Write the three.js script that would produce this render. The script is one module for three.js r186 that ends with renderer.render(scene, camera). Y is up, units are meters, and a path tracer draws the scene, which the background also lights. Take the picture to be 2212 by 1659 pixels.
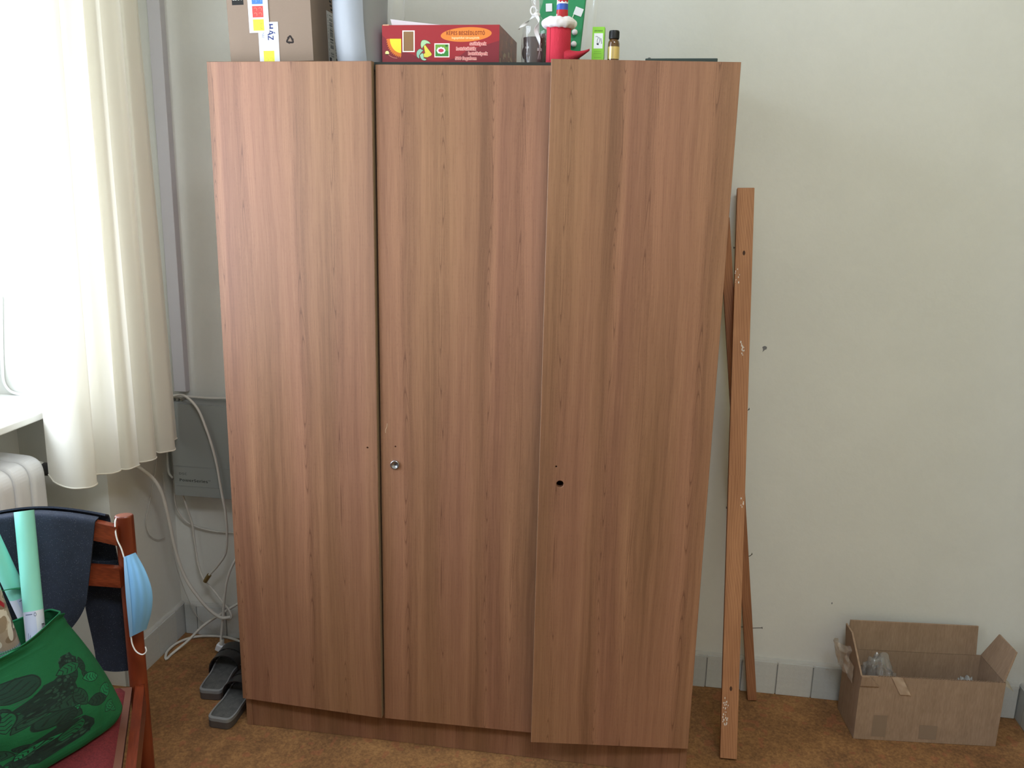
import * as THREE from 'three';
import { mergeGeometries, toCreasedNormals, mergeVertices } from 'three/addons/utils/BufferGeometryUtils.js';
import { RoundedBoxGeometry } from 'three/addons/geometries/RoundedBoxGeometry.js';
import { RectAreaLightUniformsLib } from 'three/addons/lights/RectAreaLightUniformsLib.js';

/* ---------- camera, sky, daylight, exposure ---------- */
const scene = new THREE.Scene();
const FOCAL = 1868.175;                                    // pixels, for a 2212 x 1659 frame
const camera = new THREE.PerspectiveCamera(2 * Math.atan(829.5 / FOCAL) * 180 / Math.PI, 2212 / 1659, 0.05, 60);
camera.rotation.order = 'YXZ';
camera.position.set(0.32569, 1.58662, 2.58053);
camera.rotation.set(-0.233025, 0.14805, 0.021678);
camera.updateMatrixWorld(true);

const renderer = new THREE.WebGLRenderer();
renderer.toneMapping = THREE.LinearToneMapping;
renderer.toneMappingExposure = 0.58;
renderer.shadowMap.enabled = true;
RectAreaLightUniformsLib.init();
scene.background = new THREE.Color().setRGB(2.6, 2.9, 3.2);  // overcast sky, even all round

const XL = -1.218, XR = 1.545, ZB = 4.7, YC = 3.55;        // room: left wall, right wall, wall behind the camera, ceiling
const WZ0 = 0.352, WZ1 = 1.95, WY0 = 0.935, WY1 = 3.0, XG = -1.64;  // window niche along z, sill, head, glass plane
{                                                          // the sky's light through the window on the left
  const a = WZ0, b = WZ1;
  const day = new THREE.RectAreaLight(new THREE.Color().setRGB(0.86, 0.97, 1.12), 15.5, b - a - 0.06, WY1 - WY0 - 0.06);
  day.position.set(XG - 0.1, (WY0 + WY1) / 2, (a + b) / 2);
  day.lookAt(XG + 2, (WY0 + WY1) / 2 + 0.5, (a + b) / 2);
  day.castShadow = true; scene.add(day);
}

/* ---------- helpers ---------- */
const DIR = new THREE.Vector3();
function pix(u, v, axis, value) {                          // the point on a photograph pixel's sight line where it meets the plane axis = value
  DIR.set((u - 1106) / FOCAL, -(v - 829.5) / FOCAL, -1).applyQuaternion(camera.quaternion);
  const k = ['x', 'y', 'z'][axis], t = (value - camera.position[k]) / DIR[k];
  return camera.position.clone().addScaledVector(DIR, t);
}
function rng(seed) { let s = seed >>> 0; return () => { s = (s + 0x6D2B79F5) >>> 0; let t = s; t = Math.imul(t ^ (t >>> 15), t | 1); t ^= t + Math.imul(t ^ (t >>> 7), t | 61); return ((t ^ (t >>> 14)) >>> 0) / 4294967296; }; }
function hash(i, j, s) { let h = Math.imul(i, 374761393) + Math.imul(j, 668265263) + Math.imul(s, 1274126177) | 0; h = Math.imul(h ^ (h >>> 13), 1274126177); return ((h ^ (h >>> 16)) >>> 0) / 4294967296; }
function noise(x, y, s = 0, px = 1 << 20, py = 1 << 20) {    // value noise, 0..1, repeating after px, py cells
  const i = Math.floor(x), j = Math.floor(y), fx = x - i, fy = y - j, a = fx * fx * (3 - 2 * fx), b = fy * fy * (3 - 2 * fy);
  const w = (n, p) => ((n % p) + p) % p, i0 = w(i, px), i1 = w(i + 1, px), j0 = w(j, py), j1 = w(j + 1, py);
  return (hash(i0, j0, s) * (1 - a) + hash(i1, j0, s) * a) * (1 - b) + (hash(i0, j1, s) * (1 - a) + hash(i1, j1, s) * a) * b;
}
const numbers = {};
function numbered(name) { const n = numbers[name] = (numbers[name] ?? -1) + 1; return n ? `${name}_${String(n).padStart(3, '0')}` : name; }
function tag(o, label, category, group, kind) { Object.assign(o.userData, label && { label }, category && { category }, group && { group }, kind && { kind }); return o; }
function shade(m) { m.castShadow = m.receiveShadow = true; return m; }
function part(name, geo, mat, parent) { const m = shade(new THREE.Mesh(geo, mat)); m.name = name; parent.add(m); return m; }
function single(name, geo, mat, label, category, group) { const m = part(numbered(name), geo, mat, scene); return tag(m, label, category, group); }
function thing(name, label, category, pos = [0, 0, 0], turn = 0, group) { const g = new THREE.Group(); g.name = numbered(name); g.position.set(...pos); g.rotation.y = turn; scene.add(g); return tag(g, label, category, group); }
function structure(name, geo, mat) { const m = part(name, geo, mat, scene); return tag(m, null, null, null, 'structure'); }
const std = (r, g, b, rough = 0.7, more = {}) => new THREE.MeshStandardMaterial({ color: new THREE.Color().setRGB(r, g, b), roughness: rough, ...more });
const phys = (r, g, b, rough = 0.7, more = {}) => new THREE.MeshPhysicalMaterial({ color: new THREE.Color().setRGB(r, g, b), roughness: rough, ...more });
function span(x0, x1, y0, y1, z0, z1) { const g = new THREE.BoxGeometry(x1 - x0, y1 - y0, z1 - z0); metres(g); return g.translate((x0 + x1) / 2, (y0 + y1) / 2, (z0 + z1) / 2); }
function metres(g) {                                       // uv of a box in metres
  const p = g.attributes.position, n = g.attributes.normal, uv = g.attributes.uv;
  for (let i = 0; i < p.count; i++) {
    const ax = Math.abs(n.getX(i)) > 0.5 ? [p.getZ(i), p.getY(i)] : Math.abs(n.getY(i)) > 0.5 ? [p.getX(i), p.getZ(i)] : [p.getX(i), p.getY(i)];
    uv.setXY(i, ax[0], ax[1]);
  }
  return g;
}
function rbox(w, h, d, r = 0.004, seg = 2) { return new RoundedBoxGeometry(w, h, d, seg, r); }
function tube(pts, r, seg = 60, round = 8) {
  const c = new THREE.CatmullRomCurve3(pts.map((p) => p.isVector3 ? p : new THREE.Vector3(...p)), false, 'centripetal');
  return new THREE.TubeGeometry(c, seg, r, round, false);
}
function grid(nu, nv, fn, closedU = false) {               // a surface fn(u, v) -> [x, y, z], uv = (u, v)
  const pos = [], uv = [], idx = [];
  for (let j = 0; j <= nv; j++) for (let i = 0; i <= nu; i++) { const p = fn(i / nu, j / nv); pos.push(...(p.isVector3 ? p.toArray() : p)); uv.push(i / nu, j / nv); }
  for (let j = 0; j < nv; j++) for (let i = 0; i < nu; i++) { const a = j * (nu + 1) + i, b = a + 1, c = a + nu + 1, d = c + 1; idx.push(a, b, d, a, d, c); }
  const g = new THREE.BufferGeometry();
  g.setAttribute('position', new THREE.Float32BufferAttribute(pos, 3)); g.setAttribute('uv', new THREE.Float32BufferAttribute(uv, 2)); g.setIndex(idx); g.computeVertexNormals();
  if (closedU) { const n = g.attributes.normal; for (let j = 0; j <= nv; j++) { const a = j * (nu + 1), b = a + nu; const v = new THREE.Vector3(n.getX(a) + n.getX(b), n.getY(a) + n.getY(b), n.getZ(a) + n.getZ(b)).normalize(); n.setXYZ(a, v.x, v.y, v.z); n.setXYZ(b, v.x, v.y, v.z); } }
  return g;
}
function solid(nu, nv, fn, t) {                            // the same with thickness t, both faces and a rim
  const front = grid(nu, nv, fn), n = front.attributes.normal, p = front.attributes.position;
  const N = (i) => new THREE.Vector3(n.getX(i), n.getY(i), n.getZ(i)), Q = (i) => new THREE.Vector3(p.getX(i), p.getY(i), p.getZ(i));
  const off = (i) => Q(i).addScaledVector(N(i), -t), w = nu + 1;
  const back = grid(nu, nv, (u, v) => off(Math.round(v * nv) * w + Math.round(u * nu)));
  back.setIndex([...back.index.array].reverse()); back.computeVertexNormals();
  const ring = []; for (let i = 0; i < nu; i++) ring.push(i); for (let j = 0; j < nv; j++) ring.push(j * w + nu); for (let i = nu; i > 0; i--) ring.push(nv * w + i); for (let j = nv; j >= 0; j--) ring.push(j * w);
  const rim = grid(ring.length - 1, 1, (u, v) => { const i = ring[Math.round(u * (ring.length - 1))]; return v ? Q(i) : off(i); });
  return mergeGeometries([front, back, rim]);
}
function canvas(w, h, draw, more = {}) {
  const c = document.createElement('canvas'); c.width = w; c.height = h; const x = c.getContext('2d'); draw(x, w, h);
  const t = new THREE.CanvasTexture(c); t.colorSpace = THREE.SRGBColorSpace; Object.assign(t, more); return t;
}
function pixels(w, h, fn, srgb = true) {                   // fn(i, j) -> [r, g, b] 0..255
  const d = new Uint8Array(w * h * 4);
  for (let j = 0; j < h; j++) for (let i = 0; i < w; i++) { const c = fn(i, j), k = (j * w + i) * 4; d[k] = Math.max(0, Math.min(255, c[0])); d[k + 1] = Math.max(0, Math.min(255, c[1])); d[k + 2] = Math.max(0, Math.min(255, c[2])); d[k + 3] = 255; }
  const t = new THREE.DataTexture(d, w, h); t.magFilter = THREE.LinearFilter; t.minFilter = THREE.LinearFilter; t.wrapS = t.wrapT = THREE.RepeatWrapping; if (srgb) t.colorSpace = THREE.SRGBColorSpace; t.needsUpdate = true; return t;
}
const again = (t, rx, ry, ox = 0, oy = 0) => { const c = t.clone(); c.wrapS = c.wrapT = THREE.RepeatWrapping; c.repeat.set(rx, ry); c.offset.set(ox, oy); c.needsUpdate = true; return c; };
const lathe = (pts, seg = 32) => new THREE.LatheGeometry(pts.map(([r, y]) => new THREE.Vector2(r, y)), seg);
const cyl = (r, h, seg = 20, r2 = r) => new THREE.CylinderGeometry(r2, r, h, seg);
function between(a, b, r, seg = 10) {                      // a straight rod from a to b
  const A = new THREE.Vector3(...a), B = new THREE.Vector3(...b), g = new THREE.CylinderGeometry(r, r, A.distanceTo(B), seg);
  g.applyQuaternion(new THREE.Quaternion().setFromUnitVectors(new THREE.Vector3(0, 1, 0), B.clone().sub(A).normalize()));
  return g.translate((A.x + B.x) / 2, (A.y + B.y) / 2, (A.z + B.z) / 2);
}

/* ---------- textures ---------- */
const mix = (a, b, t) => [a[0] + (b[0] - a[0]) * t, a[1] + (b[1] - a[1]) * t, a[2] + (b[2] - a[2]) * t];
const veneer = pixels(1024, 2048, (() => {                 // printed oak laminate, 0.43 m x 1.76 m, repeating across
  const flames = [[92, 19, 7, 0.0], [232, 22, 9, 0.2], [330, 15, 6, 0.7], [20, 13, 5, 0.1]];
  return (i, j) => {
    const x = i / 1024 * 430, y = j / 2048 * 1760;
    const wx = x + 14 * (noise(x / 86, y / 440, 1, 5, 4) - 0.5) + 4 * (noise(x / 21.5, y / 110, 2, 20, 16) - 0.5);
    let tone = 0.62 * noise(wx / 26.875, y / 880, 3, 16, 2) + 0.26 * noise(wx / 8.6, y / 587, 4, 50, 3) + 0.12 * noise(wx / 3.58, y / 440, 5, 120, 4) - 0.50;
    let pink = noise(wx / 43, y / 880, 6, 10, 2);
    let lines = 0;
    for (const [c, w, k, ph] of flames) {
      let dx = x - c - 12 * (noise(y / 220, c, 7, 8) - 0.5); dx -= 430 * Math.round(dx / 430);
      const e = Math.exp(-dx * dx / (w * w));
      if (e < 0.02) continue;
      const f = 6 * noise(y / 352, c, 8, 5) + dx * dx / (k * 7.0) + ph + 0.5 * noise(x / 10.75, y / 88, 9, 40, 20);
      const q = f - Math.floor(f); lines += e * (q < 0.25 ? 1 - q / 0.25 : 0) * 0.85;
    }
    const fine = noise(wx / 0.86, y / 55, 10, 500, 32) - 0.5, pore = noise(x / 0.6143, y / 11, 11, 700, 160);
    let t = 0.50 + 0.74 * tone + 0.22 * fine - 0.48 * lines - (pore > 0.84 ? 0.10 : 0);
    t = Math.max(0, Math.min(1, t));
    const c = mix([99, 67, 43], [170, 127, 92], t);
    return mix(c, [c[0] + 2, c[1] - 3, c[2] + 4], pink);
  };
})());
function plank(seed, dark, light, slant) {                 // plain sawn softwood, about 0.1 m x 1 m
  return pixels(128, 1024, (i, j) => {
    const x = i / 128 * 100, y = j / 1024 * 1000, w = x + slant * y + 26 * (noise(x / 50, y / 200, seed, 2, 5) - 0.5);
    const r = Math.abs(((w / 7.2) % 1 + 1) % 1 - 0.5) * 2, n = noise(x / 1.6, y / 40, seed + 1, 62, 25);
    return mix(dark, light, Math.max(0, Math.min(1, 0.32 + 0.32 * r + 0.35 * (n - 0.5) + 0.5 * (noise(x / 33, y / 166, seed + 2, 3, 6) - 0.5))));
  });
}
const carpet = pixels(1024, 1024, (i, j) => {              // trodden needle-felt, 1.2 m a side
  const x = i / 1024, y = j / 1024;
  const n = 0.45 * noise(x * 340, y * 340, 20, 340, 340) + 0.35 * noise(x * 150, y * 150, 21, 150, 150) + 0.5 * noise(x * 9, y * 9, 22, 9, 9) + 0.3 * noise(x * 30, y * 30, 23, 30, 30) - 0.3;
  const c = mix([98, 66, 36], [160, 116, 70], Math.max(0, Math.min(1, n)));
  const red = noise(x * 60, y * 60, 24, 60, 60); return red > 0.8 ? mix(c, [150, 84, 56], 0.35) : c;
});
const plasterBump = pixels(512, 512, (i, j) => { const x = i / 512, y = j / 512, n = 0.5 * noise(x * 14, y * 14, 30, 14, 14) + 0.3 * noise(x * 60, y * 60, 31, 60, 60) + 0.2 * noise(x * 170, y * 170, 32, 170, 170); return [255 * n, 255 * n, 255 * n]; }, false);
const plasterTone = pixels(512, 512, (i, j) => { const x = i / 512, y = j / 512, n = noise(x * 5, y * 5, 33, 5, 5) * 0.5 + noise(x * 17, y * 17, 34, 17, 17) * 0.3 + noise(x * 90, y * 90, 35, 90, 90) * 0.2; const k = 244 + 11 * n; return [k, k, k - 2]; });
const kraft = pixels(512, 512, (i, j) => { const x = i / 512, y = j / 512, n = 0.4 * noise(x * 200, y * 40, 40, 200, 40) + 0.3 * noise(x * 20, y * 20, 41, 20, 20) + 0.3 * noise(x * 120, y * 3, 42, 120, 3); return mix([138, 114, 92], [166, 140, 117], n); });

const paint = (r, g, b) => std(r, g, b, 0.62, { map: again(plasterTone, 0.8, 0.8), bumpMap: again(plasterBump, 1.4, 1.4), bumpScale: 0.0005 });
const wallPaint = paint(0.71, 0.715, 0.685), yellowPaint = paint(0.56, 0.48, 0.24), ceilingPaint = paint(0.85, 0.84, 0.79);

/* ---------- the room ---------- */
structure('floor', span(XL - 0.5, XR + 0.25, -0.12, 0, -0.25, ZB + 0.3), std(1, 1, 1, 0.95, { map: again(carpet, 1 / 1.2, 1 / 1.2), bumpMap: again(carpet, 1 / 1.2, 1 / 1.2), bumpScale: 0.002 }));
structure('ceiling', span(XL - 0.5, XR + 0.25, YC, YC + 0.12, -0.25, ZB + 0.3), ceilingPaint);
const wallBack = structure('wall_back', span(XL - 0.5, XR + 0.25, 0, YC, -0.25, 0), wallPaint);
structure('wall_right', span(XR, XR + 0.25, 0, YC, 0, ZB), yellowPaint);
structure('wall_front', span(XL - 0.5, XR + 0.25, 0, YC, ZB, ZB + 0.3), wallPaint);
structure('wall_left', mergeGeometries([
  span(XL - 0.5, XL, 0, YC, 0, WZ0), span(XL - 0.5, XL, 0, YC, WZ1, ZB), span(XL - 0.5, XL, WY1, YC, WZ0, WZ1), span(XL - 0.5, XL - 0.28, 0, WY0 - 0.02, WZ0, WZ1),
]), wallPaint);
const sillPaint = std(0.82, 0.82, 0.80, 0.35);
structure('trim_1', rbox(0.33, 0.022, WZ1 - WZ0, 0.005).translate(-1.29 - 0.165, WY0 - 0.011, (WZ0 + WZ1) / 2), sillPaint);   // window sills inside the niches
// window: outer frame, mullion, transom and panes
{
  const w = new THREE.Group(); w.name = 'window_1'; scene.add(w); tag(w, null, null, null, 'structure');
  const white = std(0.8, 0.8, 0.78, 0.4), y0 = WY0 + 0.001, t = 0.05, zm = (WZ0 + WZ1) / 2, ym = 2.3;
  const bar = (a, b, c, d) => part('window_frame', span(XG - 0.03, XG + 0.03, a, b, c, d), white, w);
  bar(y0, y0 + t, WZ0, WZ1); bar(WY1 - t, WY1, WZ0, WZ1); bar(y0 + t, WY1 - t, WZ0, WZ0 + t); bar(y0 + t, WY1 - t, WZ1 - t, WZ1);
  bar(y0 + t, WY1 - t, zm - 0.04, zm + 0.04); bar(ym - 0.035, ym + 0.035, WZ0 + t, zm - 0.04); bar(ym - 0.035, ym + 0.035, zm + 0.04, WZ1 - t);
  const glass = phys(1, 1, 1, 0.02, { transmission: 1, thickness: 0, ior: 1.45 });
  for (const [a, b] of [[y0 + t, ym - 0.035], [ym + 0.035, WY1 - t]]) for (const [c, d] of [[WZ0 + t, zm - 0.04], [zm + 0.04, WZ1 - t]]) part('window_pane', span(XG - 0.002, XG + 0.002, a, b, c, d), glass, w);
}
{ // the room's ceiling light, above and behind the camera
  const [lx, lz, lw, ld] = [0.80, 2.85, 1.25, 0.60], g = thing('ceiling_light', 'white panel light on the ceiling above the room', 'ceiling light', [lx, YC, lz]);
  part('housing', rbox(lw + 0.06, 0.06, ld + 0.06, 0.006).translate(0, -0.031, 0), std(0.8, 0.8, 0.8, 0.4), g);
  part('lamp_diffuser', rbox(lw, 0.012, ld, 0.003).translate(0, -0.066, 0), std(0.9, 0.9, 0.9, 0.5, { emissive: new THREE.Color().setRGB(1, 0.98, 0.94), emissiveIntensity: 3 }), g);
  const lamp = new THREE.RectAreaLight(new THREE.Color().setRGB(0.91, 0.98, 1.08), 40, lw, ld); lamp.position.set(lx, YC - 0.08, lz); lamp.lookAt(lx, 0, lz); lamp.castShadow = true; scene.add(lamp);
}

// baseboards: rows of glazed skirting tiles with a rough painted ledge of mortar on top
{
  const tones = [[0.56, 0.58, 0.58], [0.60, 0.62, 0.61], [0.53, 0.56, 0.56], [0.63, 0.64, 0.62]];
  const tileMats = tones.map((c) => std(...c, 0.38, { map: again(plasterTone, 3, 3), bumpMap: again(plasterBump, 5, 5), bumpScale: 0.0006 }));
  const H = 0.112, P = 0.1095, r = rng(5), tileGeo = rbox(P - 0.003, H, 0.010, 0.0015, 1);
  const mortar = std(0.36, 0.35, 0.32, 0.9);
  const row = (name, from, to, place) => {
    const g = new THREE.Group(); g.name = name; scene.add(g); tag(g, null, null, null, 'structure'); place(g);
    part('mortar_bed', span(from, to, 0.001, H - 0.002, 0, 0.008), mortar, g);
    const ledge = grid(Math.ceil((to - from) * 90), 5, (u, v) => { const x = from + (to - from) * u, a = v * Math.PI / 2, n = noise(x * 60, v * 2, 51), k = 0.85 + 0.25 * n; return [x, H - 0.004 + 0.012 * k * Math.sin(a) - 0.006 * noise(x * 35, 9, 52) * (1 - v), 0.0125 * Math.cos(a) * k + 0.0003]; });
    part('paint_ledge', ledge, std(0.44, 0.43, 0.40, 0.85, { side: THREE.DoubleSide }), g);
    const first = Math.ceil((from - 0.595) / P - 1);
    for (let i = first; 0.595 + i * P < to; i++) {
      const a = Math.max(from, 0.595 + i * P), b = Math.min(to, 0.595 + (i + 1) * P); if (b - a < 0.012) continue;
      const m = part('tile', tileGeo, tileMats[Math.floor(r() * 4)], g);
      m.scale.x = (b - a) / P; m.position.set((a + b) / 2, H / 2 + 0.0015 * (r() - 0.5), 0.0075 + 0.0012 * r()); m.rotation.y = 0.01 * (r() - 0.5);
    }
  };
  row('baseboard_back', XL + 0.016, XR - 0.016, (g) => {});
  row('baseboard_left', -WZ0, 0, (g) => { g.position.set(XL, 0, 0); g.rotation.y = Math.PI / 2; });
  row('baseboard_right', 0.0, 2.6, (g) => { g.position.set(XR, 0, 0); g.rotation.y = -Math.PI / 2; });
}
// small damage on the back wall: a filled screw hole with a smear below it
{
  const grey = std(0.19, 0.19, 0.2, 0.9), c = pix(1651, 753, 2, 0);
  const s = new THREE.Shape(); s.moveTo(-0.006, 0.004); s.quadraticCurveTo(0, 0.011, 0.007, 0.005); s.quadraticCurveTo(0.008, -0.003, 0.002, -0.003); s.quadraticCurveTo(0, -0.006, -0.005, -0.011); s.quadraticCurveTo(-0.001, -0.004, -0.006, 0.004);
  part('paint_chip', new THREE.ExtrudeGeometry(s, { depth: 0.0008, bevelEnabled: false }).translate(c.x, c.y, 0), grey, wallBack);
  const d = pix(1797, 1303, 2, 0); part('paint_chip', new THREE.CircleGeometry(0.003, 8).scale(0.6, 1.3, 1).translate(d.x, d.y, 0.0006), grey, wallBack);
}

/* ---------- the wardrobe ---------- */
const WX0 = -0.7587, WX1 = 0.5144, WH = 1.85, WD = 0.4647, FRONT = WD + 0.0195, DB = 0.0995;   // sides, height, carcass depth, front of the doors, bottom of the doors
const laminate = (ox, oy = 0) => std(1, 1, 1, 0.55, { map: again(veneer, 1 / 0.43, 1 / 1.76, ox, oy) });
{
  const w = thing('wardrobe', 'tall three-door wardrobe in oak-look laminate with its side doors ajar', 'wardrobe', [0, 0, 0]);
  const lam = laminate(0.3, 0.2), dark = std(0.018, 0.024, 0.022, 0.4), inner = laminate(0.8, 0.3);
  part('side_panel', span(WX0, WX0 + 0.018, 0, WH - 0.019, 0.012, WD), lam, w);
  part('side_panel', span(WX1 - 0.018, WX1, 0, WH - 0.019, 0.012, WD), lam, w);
  part('plinth', span(WX0 + 0.0185, WX1 - 0.0185, 0.001, 0.118, WD - 0.02, WD - 0.0015), laminate(0.55, 0.6), w);
  part('top_panel', span(WX0 + 0.001, WX1 - 0.001, WH - 0.018, WH, 0.012, WD + 0.012), dark, w).userData.label = 'dark green top panel';
  part('back_panel', span(WX0 + 0.018, WX1 - 0.018, 0.06, WH - 0.019, 0.006, 0.011), inner, w);
  part('bottom_panel', span(WX0 + 0.018, WX1 - 0.018, 0.119, 0.136, 0.012, WD - 0.002), inner, w);
  part('divider', span(-0.343, -0.327, 0.137, WH - 0.02, 0.012, WD - 0.004), inner, w);
  part('shelf', span(WX0 + 0.0185, -0.344, 1.46, 1.478, 0.012, WD - 0.03), inner, w);
  const T = 0.0185;
  const leaf = (x0, x1, y0, y1, holes, mat, hinge, turn) => {
    const s = new THREE.Shape(); s.moveTo(x0, y0); s.lineTo(x1, y0); s.lineTo(x1, y1); s.lineTo(x0, y1); s.closePath();
    for (const [hx, hy, r] of holes) { const h = new THREE.Path(); h.absarc(hx, hy, r, 0, Math.PI * 2, true); s.holes.push(h); }
    const g = new THREE.ExtrudeGeometry(s, { depth: T - 0.002, bevelEnabled: true, bevelSize: 0.0008, bevelThickness: 0.001, bevelSegments: 1, bevelOffset: -0.0008, curveSegments: 24 }).translate(0, 0, -T + 0.001);
    const d = part('door', g, mat, w); d.position.set(hinge, 0, FRONT); d.rotation.y = turn;
    const band = std(0.24, 0.165, 0.10, 0.6), free = hinge === x0 + hinge ? x1 : x0;      // edge band on the free edge
    part('edge_band', span(free - 0.0006, free + 0.0006, y0 + 0.001, y1 - 0.001, -T + 0.001, -0.001), band, d);
    return d;
  };
  // left door: hinged at the left side panel, its free edge about 2 cm out
  const left = leaf(0, 0.4240, DB, WH - 0.001, [[0.397, 0.895, 0.0022]], laminate(0.02), WX0, -0.045);
  // middle door: hinged at the right
  const mid = leaf(-0.4180, 0, 0.094, WH - 0.0075, [[-0.379, 0.9, 0.0019]], laminate(0.36, 0.11), 0.0895, 0.022);
  // right door: hinged at the right side panel, its free edge about 5 cm out
  const right = leaf(-0.4235, 0, DB, WH + 0.0005, [[-0.370, 0.842, 0.0092], [-0.381, 0.888, 0.0021]], laminate(0.645, 0.05), WX1, 0.1144);
  // cam lock in the middle door
  const lx = -0.3805, ly = 0.851, chrome = std(0.45, 0.46, 0.5, 0.22, { metalness: 0.95 });
  const lock = part('lock', lathe([[0, 0.0015], [0.0040, 0.0015], [0.0048, 0.0032], [0.0086, 0.0036], [0.0098, 0.0048], [0.0119, 0.0042], [0.0123, 0.001], [0.0123, 0]], 32).rotateX(Math.PI / 2).translate(lx, ly, 0), chrome, mid);
  lock.userData.label = 'round chrome lock';
  part('keyhole', span(lx - 0.0008, lx + 0.0008, ly - 0.0028, ly + 0.0028, 0.0012, 0.0021), std(0.01, 0.01, 0.01, 0.6), lock);
  // a white scratch on the middle door
  part('scratch', tube([[-0.4, 0.962, 0.0001], [-0.4015, 0.952, 0.0001], [-0.4045, 0.945, 0.0001], [-0.405, 0.936, 0.0001]], 0.0006, 12, 5), std(0.6, 0.45, 0.3, 0.8), mid);
}

/* ---------- things on top of the wardrobe ---------- */
{ // cardboard parcel with printed tape
  const W = 0.212, H = 0.30, D = 0.27, g = thing('cardboard_box', 'taped brown cardboard parcel standing on the wardrobe at the window end', 'box', [-0.7105, WH, 0.452]);
  g.rotation.z = 0.030; g.rotation.y = 0.02;
  const S = 1000 / 0.212;                                  // pixels to the metre on the front
  const kraftDraw = (x, w, h, seed) => { x.fillStyle = 'rgb(138,119,103)'; x.fillRect(0, 0, w, h); const r = rng(seed); for (let i = 0; i < 1600; i++) { x.fillStyle = `rgba(${r() > 0.5 ? '205,176,148' : '130,100,76'},0.10)`; x.fillRect(r() * w, r() * h, 2 + 20 * r(), 1 + 2 * r()); } };
  const frontMap = canvas(1000, 1415, (x, w, h) => {
    kraftDraw(x, w, h, 3); const Y = (m) => h - m * S, X = (m) => m * S;
    x.fillStyle = '#191715'; x.fillRect(X(0.014), Y(0.167), X(0.0295), X(0.0345));                // black emblem square
    x.save(); x.fillStyle = '#e9e2d6'; x.font = 'italic bold 62px sans-serif'; x.textAlign = 'center'; x.translate(X(0.029), Y(0.1435)); x.transform(0.82, 0, 0, 1, 0, 0); x.fillText('LEGO', 0, 0); x.restore();
    x.save(); x.translate(X(0.1555), Y(0.049)); x.strokeStyle = '#1f140f'; x.lineWidth = 20;           // recycling triangle of three bent arrows
    for (let k = 0; k < 3; k++) { x.save(); x.rotate(k * 2 * Math.PI / 3); x.beginPath(); x.moveTo(-24, 27); x.lineTo(26, 27); x.quadraticCurveTo(40, 27, 32, 8); x.stroke(); x.fillStyle = '#1f140f'; x.beginPath(); x.moveTo(-8, 8); x.lineTo(-8, 46); x.lineTo(-30, 27); x.fill(); x.restore(); }
    x.restore();
  });
  const sideMap = canvas(1000, 1111, (x, w, h) => {
    kraftDraw(x, w, h, 4); x.fillStyle = '#2c2620'; x.fillRect(90, h - 640, 110, 90); x.fillStyle = '#4d443a'; x.fillRect(90, h - 700, 110, 60);
    x.fillStyle = '#d8d6d2'; x.fillRect(420, h - 500, 330, 470); x.fillStyle = '#3b3f45';
    const r = rng(8); for (let y = 0; y < 380; y += 9) { if (r() > 0.3) x.fillRect(490, h - 480 + y, 90, 3 + 5 * r()); if (r() > 0.4) x.fillRect(630, h - 480 + y, 70, 3 + 4 * r()); if (r() > 0.4) x.fillRect(445, h - 470 + y, 16, 4); }
    x.fillRect(450, h - 90, 60, 40); x.fillRect(640, h - 100, 60, 30);
    x.fillStyle = '#1d1b19'; for (let k = 0; k < 4; k++) x.fillRect(500 + 14 * k, h - 640 + 34 * k, 60, 18);
  });
  const plain = std(0.25, 0.18, 0.135, 0.85, { map: null }), face = (map) => std(1, 1, 1, 0.85, { map });
  const body = part('carton', new THREE.BoxGeometry(W, H, D).translate(W / 2, H / 2, -D / 2), [face(sideMap), plain, plain, plain, face(frontMap), plain], g);
  const tapeFace = (map) => [std(0.75, 0.75, 0.78, 0.4), std(0.75, 0.75, 0.78, 0.4), std(0.75, 0.75, 0.78, 0.4), std(0.75, 0.75, 0.78, 0.4), std(1, 1, 1, 0.4, { map }), std(0.75, 0.75, 0.78, 0.4)];
  const brick = (x, px, py, s, base, lite) => { x.fillStyle = base; x.fillRect(px, py, s, s); x.strokeStyle = lite; x.lineWidth = 5; for (const a of [0.28, 0.72]) for (const b of [0.3, 0.74]) { x.beginPath(); x.arc(px + a * s, py + b * s, s * 0.14, -2.6, 0.9); x.stroke(); } };
  const lower = canvas(256, 470, (x, w, h) => {
    x.fillStyle = '#d5d6df'; x.fillRect(0, 0, w, h); brick(x, 52, h - 135, 138, '#e3dd3c', '#d6cf2e');
    x.save(); x.translate(118, 0); x.rotate(Math.PI / 2); x.fillStyle = '#1d2b6b'; x.font = 'bold 104px sans-serif'; x.fillText('HÁZ', 14, 0); x.restore();
    x.save(); x.translate(46, 0); x.rotate(Math.PI / 2); x.fillStyle = '#46557e'; x.font = '44px sans-serif'; x.fillText('Áruház', 46, 0); x.restore();
  });
  const upper = canvas(256, 1250, (x, w, h) => {
    x.fillStyle = '#dcdde6'; x.fillRect(0, 0, w, h);
    brick(x, 52, h - 165, 140, '#e6df36', '#d8d02c'); brick(x, 52, h - 328, 140, '#d8433c', '#f08a70'); brick(x, 52, h - 490, 140, '#3f74b8', '#86a8d6'); brick(x, 52, h - 655, 140, '#e6df36', '#d8d02c'); brick(x, 52, h - 820, 140, '#d8433c', '#f08a70');
    x.save(); x.translate(138, h - 148); x.rotate(Math.PI / 2); x.fillStyle = '#8a8a2c'; x.font = '44px sans-serif'; x.fillText('Áruh', 20, 0); x.restore();
  });
  const t1 = part('printed_tape', new THREE.BoxGeometry(0.051, 0.0925, 0.0006).translate(0.101, 0.0465, 0.0004), tapeFace(lower), g); t1.rotation.z = -0.012;
  const t2 = part('printed_tape', new THREE.BoxGeometry(0.051, 0.232, 0.0006).translate(0.0795, 0.184, 0.0011), tapeFace(upper), g); t2.rotation.z = -0.005;
}
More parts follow.
